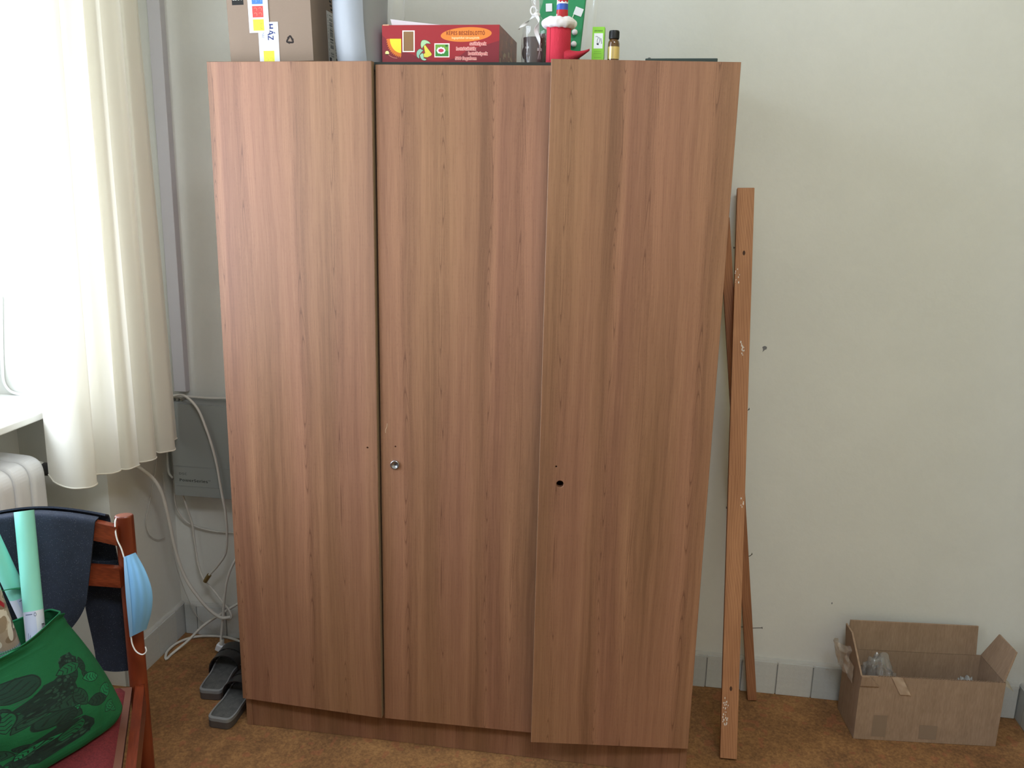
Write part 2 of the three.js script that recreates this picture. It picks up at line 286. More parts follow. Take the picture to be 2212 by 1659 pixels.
{ // large bent sheet of pale plastic standing on edge
  const c = pix(786, 128, 2, 0.40), pale = std(0.26, 0.275, 0.295, 0.45, { side: THREE.DoubleSide });
  const g = thing('bent_plastic_sheet', 'pale grey sheet curled into a bulging roll between parcel and red game box', 'plastic sheet', [c.x, WH, 0.385]);
  const R = 0.066, spiral = (u, v) => {                    // a loose roll: its outer lap ends in a lifted edge that faces the room
    const a = (-0.13 + 0.02 * v) * Math.PI + u * 2.16 * Math.PI, y = v * 0.30, lean = 0.010 * Math.sin(v * 2.6 + 0.4), r = R * (1 - 0.13 * u) * (1 + 0.08 * Math.sin(v * 2.4 - 0.2)) + (u < 0.10 ? (0.10 - u) * 0.06 * (1 - v * 1.4) : 0);
    return [-r * Math.sin(a) - lean, y, r * Math.cos(a)];
  };
  part('rolled_sheet', solid(90, 24, (u, v) => spiral(u, v), 0.0012), pale, g);
  part('rivet', new THREE.SphereGeometry(0.0018, 10, 8).translate(-0.007, 0.014, 0.066), std(0.2, 0.2, 0.22, 0.5), g);
}
{ // crumpled film standing behind the roll
  const c = pix(850, 60, 2, 0.26), film = phys(0.95, 0.96, 0.98, 0.12, { transmission: 0.85, thickness: 0, side: THREE.DoubleSide });
  single('plastic_film', grid(20, 24, (u, v) => { const a = u * Math.PI * 1.5 - 0.6; const r = 0.026 + 0.009 * noise(u * 6, v * 5, 61) + 0.012 * v; return [c.x - 0.012 + r * Math.cos(a), WH + v * 0.24, 0.25 + 0.7 * r * Math.sin(a) + 0.01 * noise(u * 4, v * 9, 62)]; }), film, 'crinkled clear plastic film standing behind the red game box', 'plastic film');
}
const GX0 = -0.3275, GX1 = -0.0415, GH = 0.088, GD = 0.275, GZ = 0.44;
{ // red picture-lotto box
  const W = GX1 - GX0, g = thing('game_box', 'red board game box with orange title oval and small pictures', 'game box', [GX0, WH, GZ]);
  const K = 2000 / W, H = Math.round(GH * K);
  const front = canvas(2000, H, (x, w, h) => {
    x.fillStyle = '#9c2a31'; x.fillRect(0, 0, w, h); x.fillStyle = '#7e2832'; x.beginPath(); x.moveTo(0, h * 0.25); x.quadraticCurveTo(500, h * 1.05, 1300, h * 0.72); x.lineTo(2000, h * 0.40); x.lineTo(2000, h); x.lineTo(0, h); x.fill();
    x.fillStyle = '#9c2a31'; x.beginPath(); x.ellipse(950, h * 0.42, 560, h * 0.5, 0, 0, 7); x.fill();
    // quarter sun
    x.fillStyle = '#d8762c'; x.beginPath(); x.moveTo(330, 215); for (let k = 0; k <= 26; k++) { const a = Math.PI / 2 + k / 26 * Math.PI / 2, r = 235 + (k % 2 ? 30 : 0); x.lineTo(330 + r * Math.cos(a), 215 + r * Math.sin(a) * 1.15); } x.fill();
    x.fillStyle = '#ead83c'; x.beginPath(); x.moveTo(330, 215); x.ellipse(330, 215, 195, 225, 0, Math.PI / 2, Math.PI); x.fill();
    x.fillStyle = '#e9e39a'; x.beginPath(); x.arc(85, 440, 34, 0, 7); x.fill(); x.fillStyle = '#3a2a1c'; x.beginPath(); x.arc(85, 440, 34, 0.5, 2.7); x.fill(); x.strokeStyle = '#d89a86'; x.lineWidth = 6; x.beginPath(); x.moveTo(112, 470); x.quadraticCurveTo(170, 520, 260, 522); x.stroke();
    // framed door
    x.fillStyle = '#efe9e2'; x.fillRect(352, 85, 212, 340); x.fillStyle = '#8d6a47'; x.fillRect(372, 102, 172, 306); x.fillStyle = '#7b5a3a'; x.fillRect(372, 102, 16, 306);
    // banana
    const leaf = (c, pts) => { x.fillStyle = c; x.strokeStyle = '#3d3a22'; x.lineWidth = 6; x.beginPath(); x.moveTo(pts[0], pts[1]); for (let k = 2; k + 3 < pts.length; k += 4) x.quadraticCurveTo(pts[k], pts[k + 1], pts[k + 2], pts[k + 3]); x.closePath(); x.fill(); x.stroke(); };
    leaf('#dfcf4e', [700, 255, 760, 330, 850, 440, 880, 480, 800, 500, 800, 520, 690, 500, 650, 470, 740, 440, 690, 330]);
    leaf('#a9cfa0', [690, 240, 760, 215, 830, 280, 870, 300, 770, 290, 700, 330, 690, 380, 640, 300, 690, 240]);
    leaf('#8fc0a8', [660, 370, 570, 400, 600, 500, 660, 560, 640, 480, 690, 410, 720, 400, 690, 380]);
    leaf('#a3cdb2', [650, 470, 660, 560, 740, 560, 800, 540, 720, 520, 720, 440, 690, 440, 670, 450]);
    // postage stamp
    x.fillStyle = '#f1efe8'; x.fillRect(900, 285, 262, 225); x.fillStyle = '#b52c34'; for (let k = 0; k < 12; k++) { x.beginPath(); x.arc(912 + k * 22, 283, 7, 0, 7); x.arc(912 + k * 22, 512, 7, 0, 7); x.fill(); } for (let k = 0; k < 10; k++) { x.beginPath(); x.arc(898, 300 + k * 22, 7, 0, 7); x.fill(); x.beginPath(); x.arc(1164, 300 + k * 22, 7, 0, 7); x.fill(); }
    x.fillStyle = '#6f9e3e'; x.fillRect(918, 305, 226, 186); x.fillStyle = '#3f8a3c'; x.beginPath(); x.moveTo(918, 400); x.quadraticCurveTo(1010, 340, 1144, 420); x.lineTo(1144, 491); x.lineTo(918, 491); x.fill();
    x.fillStyle = '#e8e4ee'; for (let k = 0; k < 8; k++) { x.beginPath(); x.arc(1015 + 52 * Math.cos(k * Math.PI / 4), 400 + 34 * Math.sin(k * Math.PI / 4), 24, 0, 7); x.fill(); } x.fillStyle = '#c53a52'; x.beginPath(); x.ellipse(1015, 400, 46, 28, 0, 0, 7); x.fill(); x.fillStyle = '#2f5d34'; x.fillRect(1008, 450, 10, 36); x.fillRect(1090, 310, 40, 30);
    // title oval and words
    x.fillStyle = '#e0843a'; x.beginPath(); x.ellipse(1440, 150, 430, 112, -0.05, 0, 7); x.fill();
    x.fillStyle = '#7c2c1b'; x.font = 'bold 82px sans-serif'; x.textAlign = 'center'; x.save(); x.translate(1430, 158); x.scale(0.82, 1); x.fillText('KÉPES BESZÉDLOTTÓ', 0, 0); x.restore();
    x.fillStyle = '#f2dcae'; x.font = 'bold 44px sans-serif'; x.fillText('logopédiai társasjáték', 1430, 218);
    x.font = 'bold 62px sans-serif'; x.lineWidth = 10; x.strokeStyle = '#efc2b6'; x.fillStyle = '#b8404a';
    for (const [t, px, py] of [['szóképek', 1640, 315], ['lottótáblák', 1440, 395], ['lottóképek', 1640, 470], ['500 fogalom', 1440, 545]]) { x.strokeText(t, px, py); x.fillText(t, px, py); }
  });
  const side = canvas(600, 220, (x, w, h) => { x.fillStyle = '#7c3a30'; x.fillRect(0, 0, w, h); const r = rng(12); for (let k = 0; k < 60; k++) { x.fillStyle = ['#8d4634', '#6b2f2a', '#9a5a38', '#a8896a'][Math.floor(r() * 4)]; x.fillRect(r() * w, r() * h, 20 + 50 * r(), 10 + 40 * r()); } });
  const red = std(0.50, 0.04, 0.045, 0.45), F = (map, rough = 0.38) => std(1, 1, 1, rough, { map });
  part('box_base', new THREE.BoxGeometry(W, GH, GD).translate(W / 2, GH / 2, -GD / 2), [F(side), red, red, red, F(front), red], g);
  part('worn_corner', rbox(0.016, 0.003, 0.003, 0.0012).translate(0.010, GH, -0.0005), std(0.65, 0.35, 0.22, 0.8), g);
  const leaflet = new THREE.Shape(); leaflet.moveTo(0.004, 0.0005); leaflet.lineTo(0.165, 0.0005); leaflet.lineTo(0.160, 0.0022); leaflet.quadraticCurveTo(0.08, 0.0085, 0.0, 0.0185); leaflet.lineTo(0.003, 0.0085); leaflet.closePath();
  const L = single('folded_leaflet', new THREE.ExtrudeGeometry(leaflet, { depth: 0.16, bevelEnabled: false }).translate(GX0 + 0.012, WH + GH, GZ - 0.19), std(0.80, 0.79, 0.86, 0.7), 'white folded leaflet lying on the red game box', 'paper'); L.rotation.y = 0;
}
{ // chocolate mug wrapped in cellophane, tied with a ribbon
  const c = pix(1154, 128, 2, 0.375), g = thing('wrapped_mug', 'dark brown mug in clear cellophane tied with white ribbon', 'gift', [c.x, WH, 0.372]);
  const snow = canvas(512, 256, (x, w, h) => { x.fillStyle = '#3a211a'; x.fillRect(0, 0, w, h); x.strokeStyle = '#d8d4d4'; x.lineWidth = 5; const r = rng(21); for (let k = 0; k < 16; k++) { const a = r() * w, b = 20 + r() * (h - 40), s = 10 + 12 * r(); for (let q = 0; q < 3; q++) { x.beginPath(); x.moveTo(a - s * Math.cos(q * 1.05), b - s * Math.sin(q * 1.05)); x.lineTo(a + s * Math.cos(q * 1.05), b + s * Math.sin(q * 1.05)); x.stroke(); } } });
  part('mug', lathe([[0, 0.001], [0.021, 0.001], [0.023, 0.004], [0.0268, 0.045], [0.028, 0.068], [0.0262, 0.068], [0.0245, 0.045], [0.021, 0.006], [0, 0.006]], 40), std(1, 1, 1, 0.3, { map: snow }), g);
  part('mug_handle', new THREE.TorusGeometry(0.015, 0.004, 10, 24, Math.PI * 1.2).rotateZ(-Math.PI * 0.6).translate(0.0275, 0.038, 0).rotateY(2.4), std(0.05, 0.02, 0.014, 0.3), g);
  const wrapR = (v) => v < 0.5 ? 0.0305 + 0.003 * Math.sin(v * 6) : v < 0.66 ? 0.0305 - (v - 0.5) / 0.16 * 0.0255 : 0.005 + (v - 0.66) / 0.34 * 0.022;
  const clear = phys(0.97, 0.97, 0.98, 0.06, { transmission: 0.93, thickness: 0, side: THREE.DoubleSide });
  part('cellophane', grid(64, 40, (u, v) => { const a = u * 2 * Math.PI, y = v * 0.185, k = v < 0.5 ? 0.0035 : 0.0045, r = wrapR(v) + k * (noise(u * 18, v * 9, 70, 18) - 0.5) + (v > 0.62 ? 0.5 * wrapR(v) * (noise(u * 9, v * 2, 71, 9) - 0.5) : 0); return [r * Math.cos(a) + 0.004 * v, 0.0015 + y, r * Math.sin(a)]; }, true), clear, g);
  const rib = std(0.78, 0.77, 0.76, 0.5, { side: THREE.DoubleSide });
  part('ribbon', mergeGeometries([new THREE.TorusGeometry(0.0062, 0.0026, 8, 24).rotateX(Math.PI / 2).scale(1, 1.6, 1).translate(0.003, 0.121, 0), new THREE.TorusGeometry(0.007, 0.0019, 8, 20).scale(1, 1.3, 1).translate(-0.004, 0.129, 0.006)]), rib, g);
  const tail = (pts, w) => { const c2 = new THREE.CatmullRomCurve3(pts.map((p) => new THREE.Vector3(...p))); return solid(24, 2, (u, v) => { const p = c2.getPoint(u); return [p.x + (v - 0.5) * w * Math.cos(u * 5), p.y, p.z + (v - 0.5) * w * Math.sin(u * 5)]; }, 0.0005); };
  part('ribbon_tail', tail([[0.002, 0.120, 0.006], [0.012, 0.100, 0.03], [0.006, 0.082, 0.033], [0.014, 0.06, 0.033], [0.018, 0.04, 0.033]], 0.010), rib, g);
  part('ribbon_tail', tail([[0.0, 0.119, 0.005], [-0.016, 0.104, 0.014], [-0.028, 0.092, 0.022], [-0.036, 0.084, 0.026]], 0.012), rib, g);
  const block = pix(1172, 100, 2, 0.33);
  single('chocolate_block', rbox(0.03, 0.085, 0.02, 0.002).translate(block.x + 0.004, WH + 0.043, 0.320), std(0.10, 0.035, 0.025, 0.5), 'dark brown small box behind the cellophane-wrapped mug', 'small box');
}
{ // red felt boot with white fleece cuff
  const a = pix(1180, 128, 2, 0.43), b = pix(1231, 128, 2, 0.43), R = (b.x - a.x) / 2 + 0.0006, cx = (a.x + b.x) / 2, g = thing('felt_boot', 'red felt boot with white fleecy cuff and upturned pointed toe', 'decoration', [cx, WH, 0.43]);
  const felt = std(0.58, 0.032, 0.06, 0.95, { bumpMap: again(plasterBump, 3, 3), bumpScale: 0.001 });
  part('boot_shaft', lathe([[0, 0.001], [R, 0.001], [R, 0.082], [R - 0.003, 0.086], [R - 0.004, 0.02], [0, 0.02]], 40), felt, g);
  part('seam', tube([[-R * 0.62, 0.004, R * 0.79], [-R * 0.61, 0.04, R * 0.795], [-R * 0.62, 0.08, R * 0.79]], 0.0006, 10, 5), std(0.28, 0.01, 0.02, 0.9), g);
  const toe = grid(24, 20, (u, v) => { const t = v, w = (0.022 * (1 - t * t * 0.8)) * Math.cos(t * 0.9), h = 0.015 * (1 - t) + 0.006; const an = u * 2 * Math.PI; return [R * 0.55 + 0.058 * t, 0.0165 + 0.017 * t * t + h * Math.sin(an) * (1 - 0.6 * t), 0.004 + w * Math.cos(an) * (t > 0.98 ? 0.1 : 1)]; }, true);
  part('boot_toe', toe, felt, g);
  const cuff = grid(72, 24, (u, v) => { const p = u * 2 * Math.PI, q = v * 2 * Math.PI, rr = 0.0105 + 0.004 * (noise(u * 26, v * 6, 80, 26, 6) - 0.4); return [(R + 0.001 + rr * Math.cos(q)) * Math.cos(p), 0.0915 + 1.05 * rr * Math.sin(q), (R + 0.001 + rr * Math.cos(q)) * Math.sin(p)]; }, true);
  part('fleece_cuff', cuff, std(0.83, 0.80, 0.82, 0.95), g).userData.label = 'fluffy white cuff';
  // foil-wrapped sweet poking out of the boot
  const foil = canvas(256, 256, (x, w, h) => { x.fillStyle = '#b01f28'; x.fillRect(0, 0, w, h); x.fillStyle = '#3558b0'; x.fillRect(0, 170, w, 52); x.fillStyle = '#e6e9f2'; x.beginPath(); x.moveTo(0, 140); for (let k = 0; k <= 8; k++) x.lineTo(k * 32, 150 + (k % 2 ? 14 : 0)); x.lineTo(w, 172); x.lineTo(0, 172); x.fill(); x.fillRect(0, 0, 36, 180); x.fillStyle = '#7fa2dc'; x.fillRect(20, 176, 10, 40); });
  const s = single('foil_sweet', solid(24, 16, (u, v) => { const a2 = (u - 0.5) * 2.6, r = 0.0155 * (1 - 0.08 * v); return [cx + 0.006 + r * Math.sin(a2) * (1.0 - 0.1 * v), WH + 0.045 + 0.135 * v, 0.430 + 0.7 * r * Math.cos(a2) - 0.006 + 0.0012 * noise(u * 9, v * 9, 82)]; }, 0.002), std(1, 1, 1, 0.32, { map: foil }), 'red, white and blue foil wrapper poking out of the felt boot', 'sweet');
  s.material.map.repeat.set(1, 2.0); s.material.map.wrapS = s.material.map.wrapT = THREE.RepeatWrapping;
}
{ // flat green felt bag in a clear sleeve, white patches and pompoms
  const a = pix(1163, 60, 2, 0.30), b = pix(1266, 5, 2, 0.30), W = b.x - a.x, g = thing('green_gift_bag', 'flat green gift bag with white patches and pompoms behind red boot', 'gift bag', [a.x, WH, 0.30]);
  const green = std(0.035, 0.28, 0.115, 0.85), white = std(0.80, 0.82, 0.86, 0.8);
  g.rotation.x = -0.06;
  const bagShape = new THREE.Shape(); bagShape.moveTo(0.008, 0); bagShape.lineTo(W - 0.016, 0); bagShape.lineTo(W, 0.215); bagShape.lineTo(0, 0.215); bagShape.closePath();
  part('bag_front', new THREE.ExtrudeGeometry(bagShape, { depth: 0.012, bevelEnabled: true, bevelSize: 0.002, bevelThickness: 0.003, bevelSegments: 2 }).translate(0, 0.002, -0.012), green, g);
  const patch = (px, py, w, h, rz) => { const c = pix(px, py, 2, 0.305); const m = part('white_patch', rbox(w, h, 0.0012, 0.0005, 1), white, g); m.position.set(c.x - a.x, (c.y - WH) / Math.cos(0.06), 0.0045); m.rotation.z = rz; };
  patch(1185, 15, 0.016, 0.019, 0.05); patch(1249, 24, 0.021, 0.019, -0.35);
  { const c = pix(1238, 32, 2, 0.305); const m = part('pale_stripe', rbox(0.0025, 0.016, 0.001, 0.0004, 1), std(0.55, 0.75, 0.55, 0.8), g); m.position.set(c.x - a.x, c.y - WH, 0.0045); m.rotation.z = -0.4; }
  for (const [px, py] of [[1241, 69], [1239, 95]]) { const c = pix(px, py, 2, 0.312), m = part('pompom', new THREE.IcosahedronGeometry(0.0072, 3), std(0.82, 0.78, 0.80, 0.95), g); m.position.set(c.x - a.x, c.y - WH, 0.011); }
  const sleeve = phys(0.96, 0.97, 0.97, 0.1, { transmission: 0.88, thickness: 0, side: THREE.DoubleSide });
  part('clear_sleeve', grid(16, 20, (u, v) => [W - 0.016 + 0.014 * v + 0.034 * u, 0.002 + 0.225 * v, -0.004 + 0.006 * noise(u * 5, v * 4, 90) - 0.004 * u]), sleeve, g);
}
{ // small lime-green carton
  const a = pix(1277, 128, 2, 0.42), b = pix(1304, 128, 2, 0.42), W = 0.0282, H = 0.085, g = thing('oil_carton', 'small lime green carton with white picture panel beside amber bottle', 'carton', [(a.x + b.x) / 2, WH, 0.42], -0.02);
  const front = canvas(256, 760, (x, w, h) => {
    x.fillStyle = '#8ccf3f'; x.fillRect(0, 0, w, h); x.fillStyle = '#2f5a1e'; x.font = 'bold 42px sans-serif'; x.textAlign = 'center'; x.fillText('AROMAX', 128, 88);
    x.fillStyle = '#e9edf0'; x.fillRect(36, 120, 190, 300); x.strokeStyle = '#2a3037'; x.fillStyle = '#2a3037'; x.lineWidth = 9;
    x.beginPath(); x.moveTo(70, 190); x.quadraticCurveTo(110, 170, 130, 210); x.quadraticCurveTo(100, 260, 110, 300); x.quadraticCurveTo(130, 350, 150, 300); x.quadraticCurveTo(170, 250, 150, 200); x.stroke();
    x.beginPath(); x.ellipse(120, 335, 26, 16, 0.4, 0, 7); x.fill(); for (let k = 0; k < 5; k++) { x.beginPath(); x.ellipse(185 + 4 * k, 230 + 22 * k, 14, 6, -1.0, 0, 7); x.fill(); }
    x.strokeStyle = '#5a8f2c'; x.lineWidth = 8; for (const [y, w2] of [[480, 74], [520, 80], [600, 70]]) { x.setLineDash([18, 6, 10, 7]); x.beginPath(); x.moveTo(128 - w2, y); x.lineTo(128 + w2, y); x.stroke(); }
  });
  const lime = std(0.26, 0.60, 0.055, 0.5), lid = std(0.26, 0.60, 0.055, 0.5);
  part('carton_body', new THREE.BoxGeometry(W, H, W).translate(0, H / 2, -W / 2), [lime, lime, lid, lime, std(1, 1, 1, 0.5, { map: front }), lime], g);
  part('lid_flap', span(-W / 2, W / 2, H, H + 0.0006, -W, 0), lid, g);
}
{ // amber dropper bottle
  const c = pix(1324.5, 128, 2, 0.42), g = thing('amber_bottle', 'small amber glass bottle with black cap and gold label', 'bottle', [c.x, WH, 0.42]);
  part('glass', lathe([[0, 0.0005], [0.0125, 0.0005], [0.0137, 0.002], [0.0137, 0.0475], [0.0125, 0.053], [0.0095, 0.0575], [0.0085, 0.060], [0.0085, 0.066], [0, 0.066]], 36), phys(0.10, 0.040, 0.008, 0.06, { clearcoat: 1 }), g);
  part('label', new THREE.CylinderGeometry(0.01395, 0.01395, 0.027, 36, 1, true).translate(0, 0.0275, 0), std(0.72, 0.55, 0.24, 0.3, { metalness: 0.7, side: THREE.DoubleSide }), g);
  const cap = [[0, 0.077], [0.0105, 0.077], [0.0115, 0.0762], [0.0118, 0.060], [0.0112, 0.058], [0.0085, 0.058]].reverse();
  part('cap', lathe(cap, 36), std(0.012, 0.012, 0.013, 0.45), g);
  const rib = new THREE.BoxGeometry(0.0006, 0.014, 0.0008); const ribs = []; for (let k = 0; k < 40; k++) ribs.push(rib.clone().translate(0, 0.0675, 0.0118).rotateY(k * Math.PI / 20)); part('cap_ribs', mergeGeometries(ribs), std(0.012, 0.012, 0.013, 0.45), g).userData.kind = 'stuff';
}
{ // thin dark board lying near the end
  const a = pix(1396, 128, 2, 0.44), b = pix(1547, 128, 2, 0.44), g = thing('dark_board', 'thin dark green board lying flat past the amber bottle', 'board', [(a.x + b.x) / 2, WH, 0.380]);
  g.rotation.z = 0.004;
  part('board_sheet', rbox(b.x - a.x + 0.004, 0.0105, 0.17, 0.0018).translate(0, 0.0057, 0), std(0.02, 0.04, 0.036, 0.35), g);
  part('knob', new THREE.SphereGeometry(0.0035, 12, 8).scale(1.2, 0.8, 1.2).translate(-(b.x - a.x) / 2 + 0.007, 0.0118, 0.07), std(0.05, 0.05, 0.05, 0.4), g);
}

/* ---------- by the window ---------- */
const V = (x, y, z) => new THREE.Vector3(x, y, z);
{ // sheer curtain drawn to the corner: the hem's course over the floor, far edge to near edge
  const HEM = 0.75, course = [[-1.141, 0.090], [-1.136, 0.104], [-1.128, 0.135], [-1.104, 0.174], [-1.080, 0.217], [-1.100, 0.246], [-1.128, 0.240], [-1.122, 0.262], [-1.093, 0.283], [-1.092, 0.317], [-1.122, 0.338], [-1.140, 0.326], [-1.126, 0.345], [-1.101, 0.365], [-1.109, 0.402], [-1.140, 0.408], [-1.142, 0.394], [-1.130, 0.413], [-1.141, 0.442], [-1.168, 0.462], [-1.176, 0.482], [-1.150, 0.505], [-1.119, 0.536], [-1.136, 0.567], [-1.163, 0.580], [-1.205, 0.565], [-1.248, 0.544], [-1.276, 0.522]];
  const curve = new THREE.CatmullRomCurve3(course.map(([x, z]) => V(x, 0, z)), false, 'centripetal');
  const cloth = phys(0.86, 0.83, 0.74, 0.9, { transmission: 0.42, thickness: 0, side: THREE.DoubleSide });
  const TOP = 3.25, fn = (u, v) => {                       // v = 0 hem, 1 heading
    const p = curve.getPoint(u), gather = 1 - 0.30 * Math.pow(v, 1.0), wob = 0.006 * (noise(u * 14, v * 5, 101) - 0.5);
    const zc = 0.33; return [p.x * (1 - v * 0.02) - 0.02 * v + wob + 0.004 * Math.sin(u * 60 + v * 3), HEM + (TOP - HEM) * v - (v === 0 ? 0.003 * noise(u * 30, 3, 102) : 0) + (u > 0.97 ? (u - 0.97) * 0.4 * (1 - v) : 0), zc + (p.z - zc) * gather + 0.02 * v + wob];
  };
  const g = thing('curtain', 'sheer cream curtain hanging in folds beside the window', 'curtain', [0, 0, 0]);
  part('curtain_cloth', grid(260, 60, fn), cloth, g);
  const hem = []; for (let i = 0; i <= 200; i++) hem.push(V(...fn(i / 200, 0)));
  part('hem', tube(hem, 0.0022, 400, 6), phys(0.84, 0.80, 0.70, 0.9, { transmission: 0.2, thickness: 0 }), g);
  const r = thing('curtain_rail', 'white curtain rail above the window niche', 'curtain rail', [0, 0, 0]);
  part('track', rbox(0.03, 0.022, 1.95, 0.004).translate(-1.125, TOP + 0.012, 1.02), std(0.8, 0.8, 0.78, 0.4), r);
  for (const z of [0.2, 1.0, 1.85]) part('bracket', span(XL, -1.125, TOP + 0.004, TOP + 0.02, z - 0.01, z + 0.01), std(0.75, 0.75, 0.73, 0.4), r);
}
{ // cast radiator in the niche under the sill
  const white = std(0.80, 0.80, 0.82, 0.3), x0 = -1.455, x1 = -1.272, y0 = 0.14, y1 = 0.826, g = thing('radiator', 'white ribbed radiator in the niche under the window sill', 'radiator', [0, 0, 0]);
  const s = new THREE.Shape(), r = 0.05; s.moveTo(x0, y0 + 0.02); s.lineTo(x0, y1 - r); s.quadraticCurveTo(x0, y1, x0 + r, y1); s.lineTo(x1 - r, y1 - 0.004); s.quadraticCurveTo(x1, y1 - 0.006, x1, y1 - r - 0.01); s.lineTo(x1, y0 + r); s.quadraticCurveTo(x1, y0, x1 - r, y0); s.lineTo(x0 + 0.02, y0); s.closePath();
  const geo = new THREE.ExtrudeGeometry(s, { depth: 0.024, bevelEnabled: true, bevelSize: 0.010, bevelThickness: 0.016, bevelSegments: 5, bevelOffset: -0.010, curveSegments: 10 });
  for (let k = 0; k < 16; k++) { const m = part('radiator_section', geo, white, g); m.position.z = 0.552 + k * 0.0605; }
  for (const y of [0.22, 0.75]) part('connecting_pipe', between([-1.36, y, 0.50], [-1.36, y, 1.48], 0.02, 14), white, g);
  for (const z of [0.62, 1.36]) for (const x of [-1.40, -1.32]) part('foot', span(x - 0.015, x + 0.015, 0, 0.16, z - 0.012, z + 0.012), white, g);
  part('valve_stem', between([-1.345, 0.752, 0.498], [-1.345, 0.752, 0.44], 0.012, 14), std(0.55, 0.5, 0.4, 0.35, { metalness: 0.8 }), g);
  part('valve_knob', between([-1.335, 0.752, 0.462], [-1.29, 0.752, 0.462], 0.019, 18), std(0.03, 0.03, 0.03, 0.5), g);
  part('supply_pipe', tube([[-1.345, 0.752, 0.445], [-1.40, 0.752, 0.43], [-1.47, 0.70, 0.42], [-1.47, 0.3, 0.42], [-1.47, 0.0, 0.42]], 0.011, 40, 10), std(0.72, 0.70, 0.64, 0.4), g);
}
{ // white cable clipped round the niche
  const pts = [[2, 640], [3, 720], [5, 790], [9, 828], [22, 845], [50, 853], [78, 858]].map(([u, v]) => { const p = pix(u, v, 2, WZ0 + 0.006); return p; });
  pts.push(pts[6].clone().add(V(0.12, -0.002, 0)));
  single('window_cable', tube(pts, 0.0045, 60, 8), std(0.75, 0.75, 0.72, 0.45), 'white cable running along the side of the window niche', 'cable');
}

/* ---------- the corner: alarm cabinet and cables ---------- */
const AZ = 0.078;
{
  const a = pix(373, 1010, 2, AZ), top = pix(430, 874, 2, AZ).y, bot = pix(440, 1075, 2, AZ).y, x0 = a.x, x1 = x0 + 0.30, H = top - bot;
  const g = thing('alarm_cabinet', 'grey metal alarm cabinet on the wall beside the wardrobe', 'alarm cabinet', [x0, bot, 0]);
  const print = canvas(1024, 1024, (x, w, h) => { x.fillStyle = 'rgb(138,142,139)'; x.fillRect(0, 0, w, h); x.fillStyle = '#5a5e5e'; x.font = 'bold 44px sans-serif'; x.save(); x.translate(62, 788); x.scale(1.25, 0.8); x.fillText('DSC', 0, 0); x.restore(); x.fillStyle = '#2d3131'; x.save(); x.translate(62, 862); x.scale(1.18, 0.85); x.font = 'bold 50px sans-serif'; x.fillText('PowerSeries', 0, 0); x.font = '20px sans-serif'; x.fillText('TM', 296, -26); x.restore(); });
  const grey = std(0.25, 0.265, 0.26, 0.5);
  part('cabinet_body', span(0, 0.30, 0, H, 0, AZ - 0.004), grey, g);
  part('cabinet_door', new THREE.BoxGeometry(0.296, H - 0.004, 0.003).translate(0.15, H / 2, AZ - 0.0015), [grey, grey, grey, grey, std(1, 1, 1, 0.5, { map: print }), grey], g);
  part('press_line', span(0.004, 0.296, H * 0.115, H * 0.115 + 0.0012, AZ, AZ + 0.0012), grey, g);
  part('press_line', span(0.004, 0.296, H * 0.33, H * 0.33 + 0.0012, AZ, AZ + 0.0012), grey, g);
  const t = part('cable_gland', rbox(0.045, 0.012, 0.03, 0.002).translate(0.012, H + 0.006, 0.04), std(0.25, 0.24, 0.2, 0.6), g); 
  for (let k = 0; k < 3; k++) part('screw', between([-0.002 + 0.014 * k, H + 0.006, 0.055], [-0.002 + 0.014 * k, H + 0.006, 0.058], 0.004, 10), std(0.06, 0.06, 0.05, 0.5), t);
  const tr = thing('cable_duct', 'grey plastic cable duct running up the back wall by the curtain', 'cable duct', [-1.152, 0.885, 0]);
  part('duct_base', span(-0.019, 0.019, 0, YC - 0.886, 0, 0.022), std(0.50, 0.49, 0.52, 0.5), tr);
  part('duct_cover', rbox(0.041, YC - 0.888, 0.008, 0.002).translate(0, (YC - 0.888) / 2 + 0.001, 0.026), std(0.50, 0.49, 0.52, 0.5), tr);
}
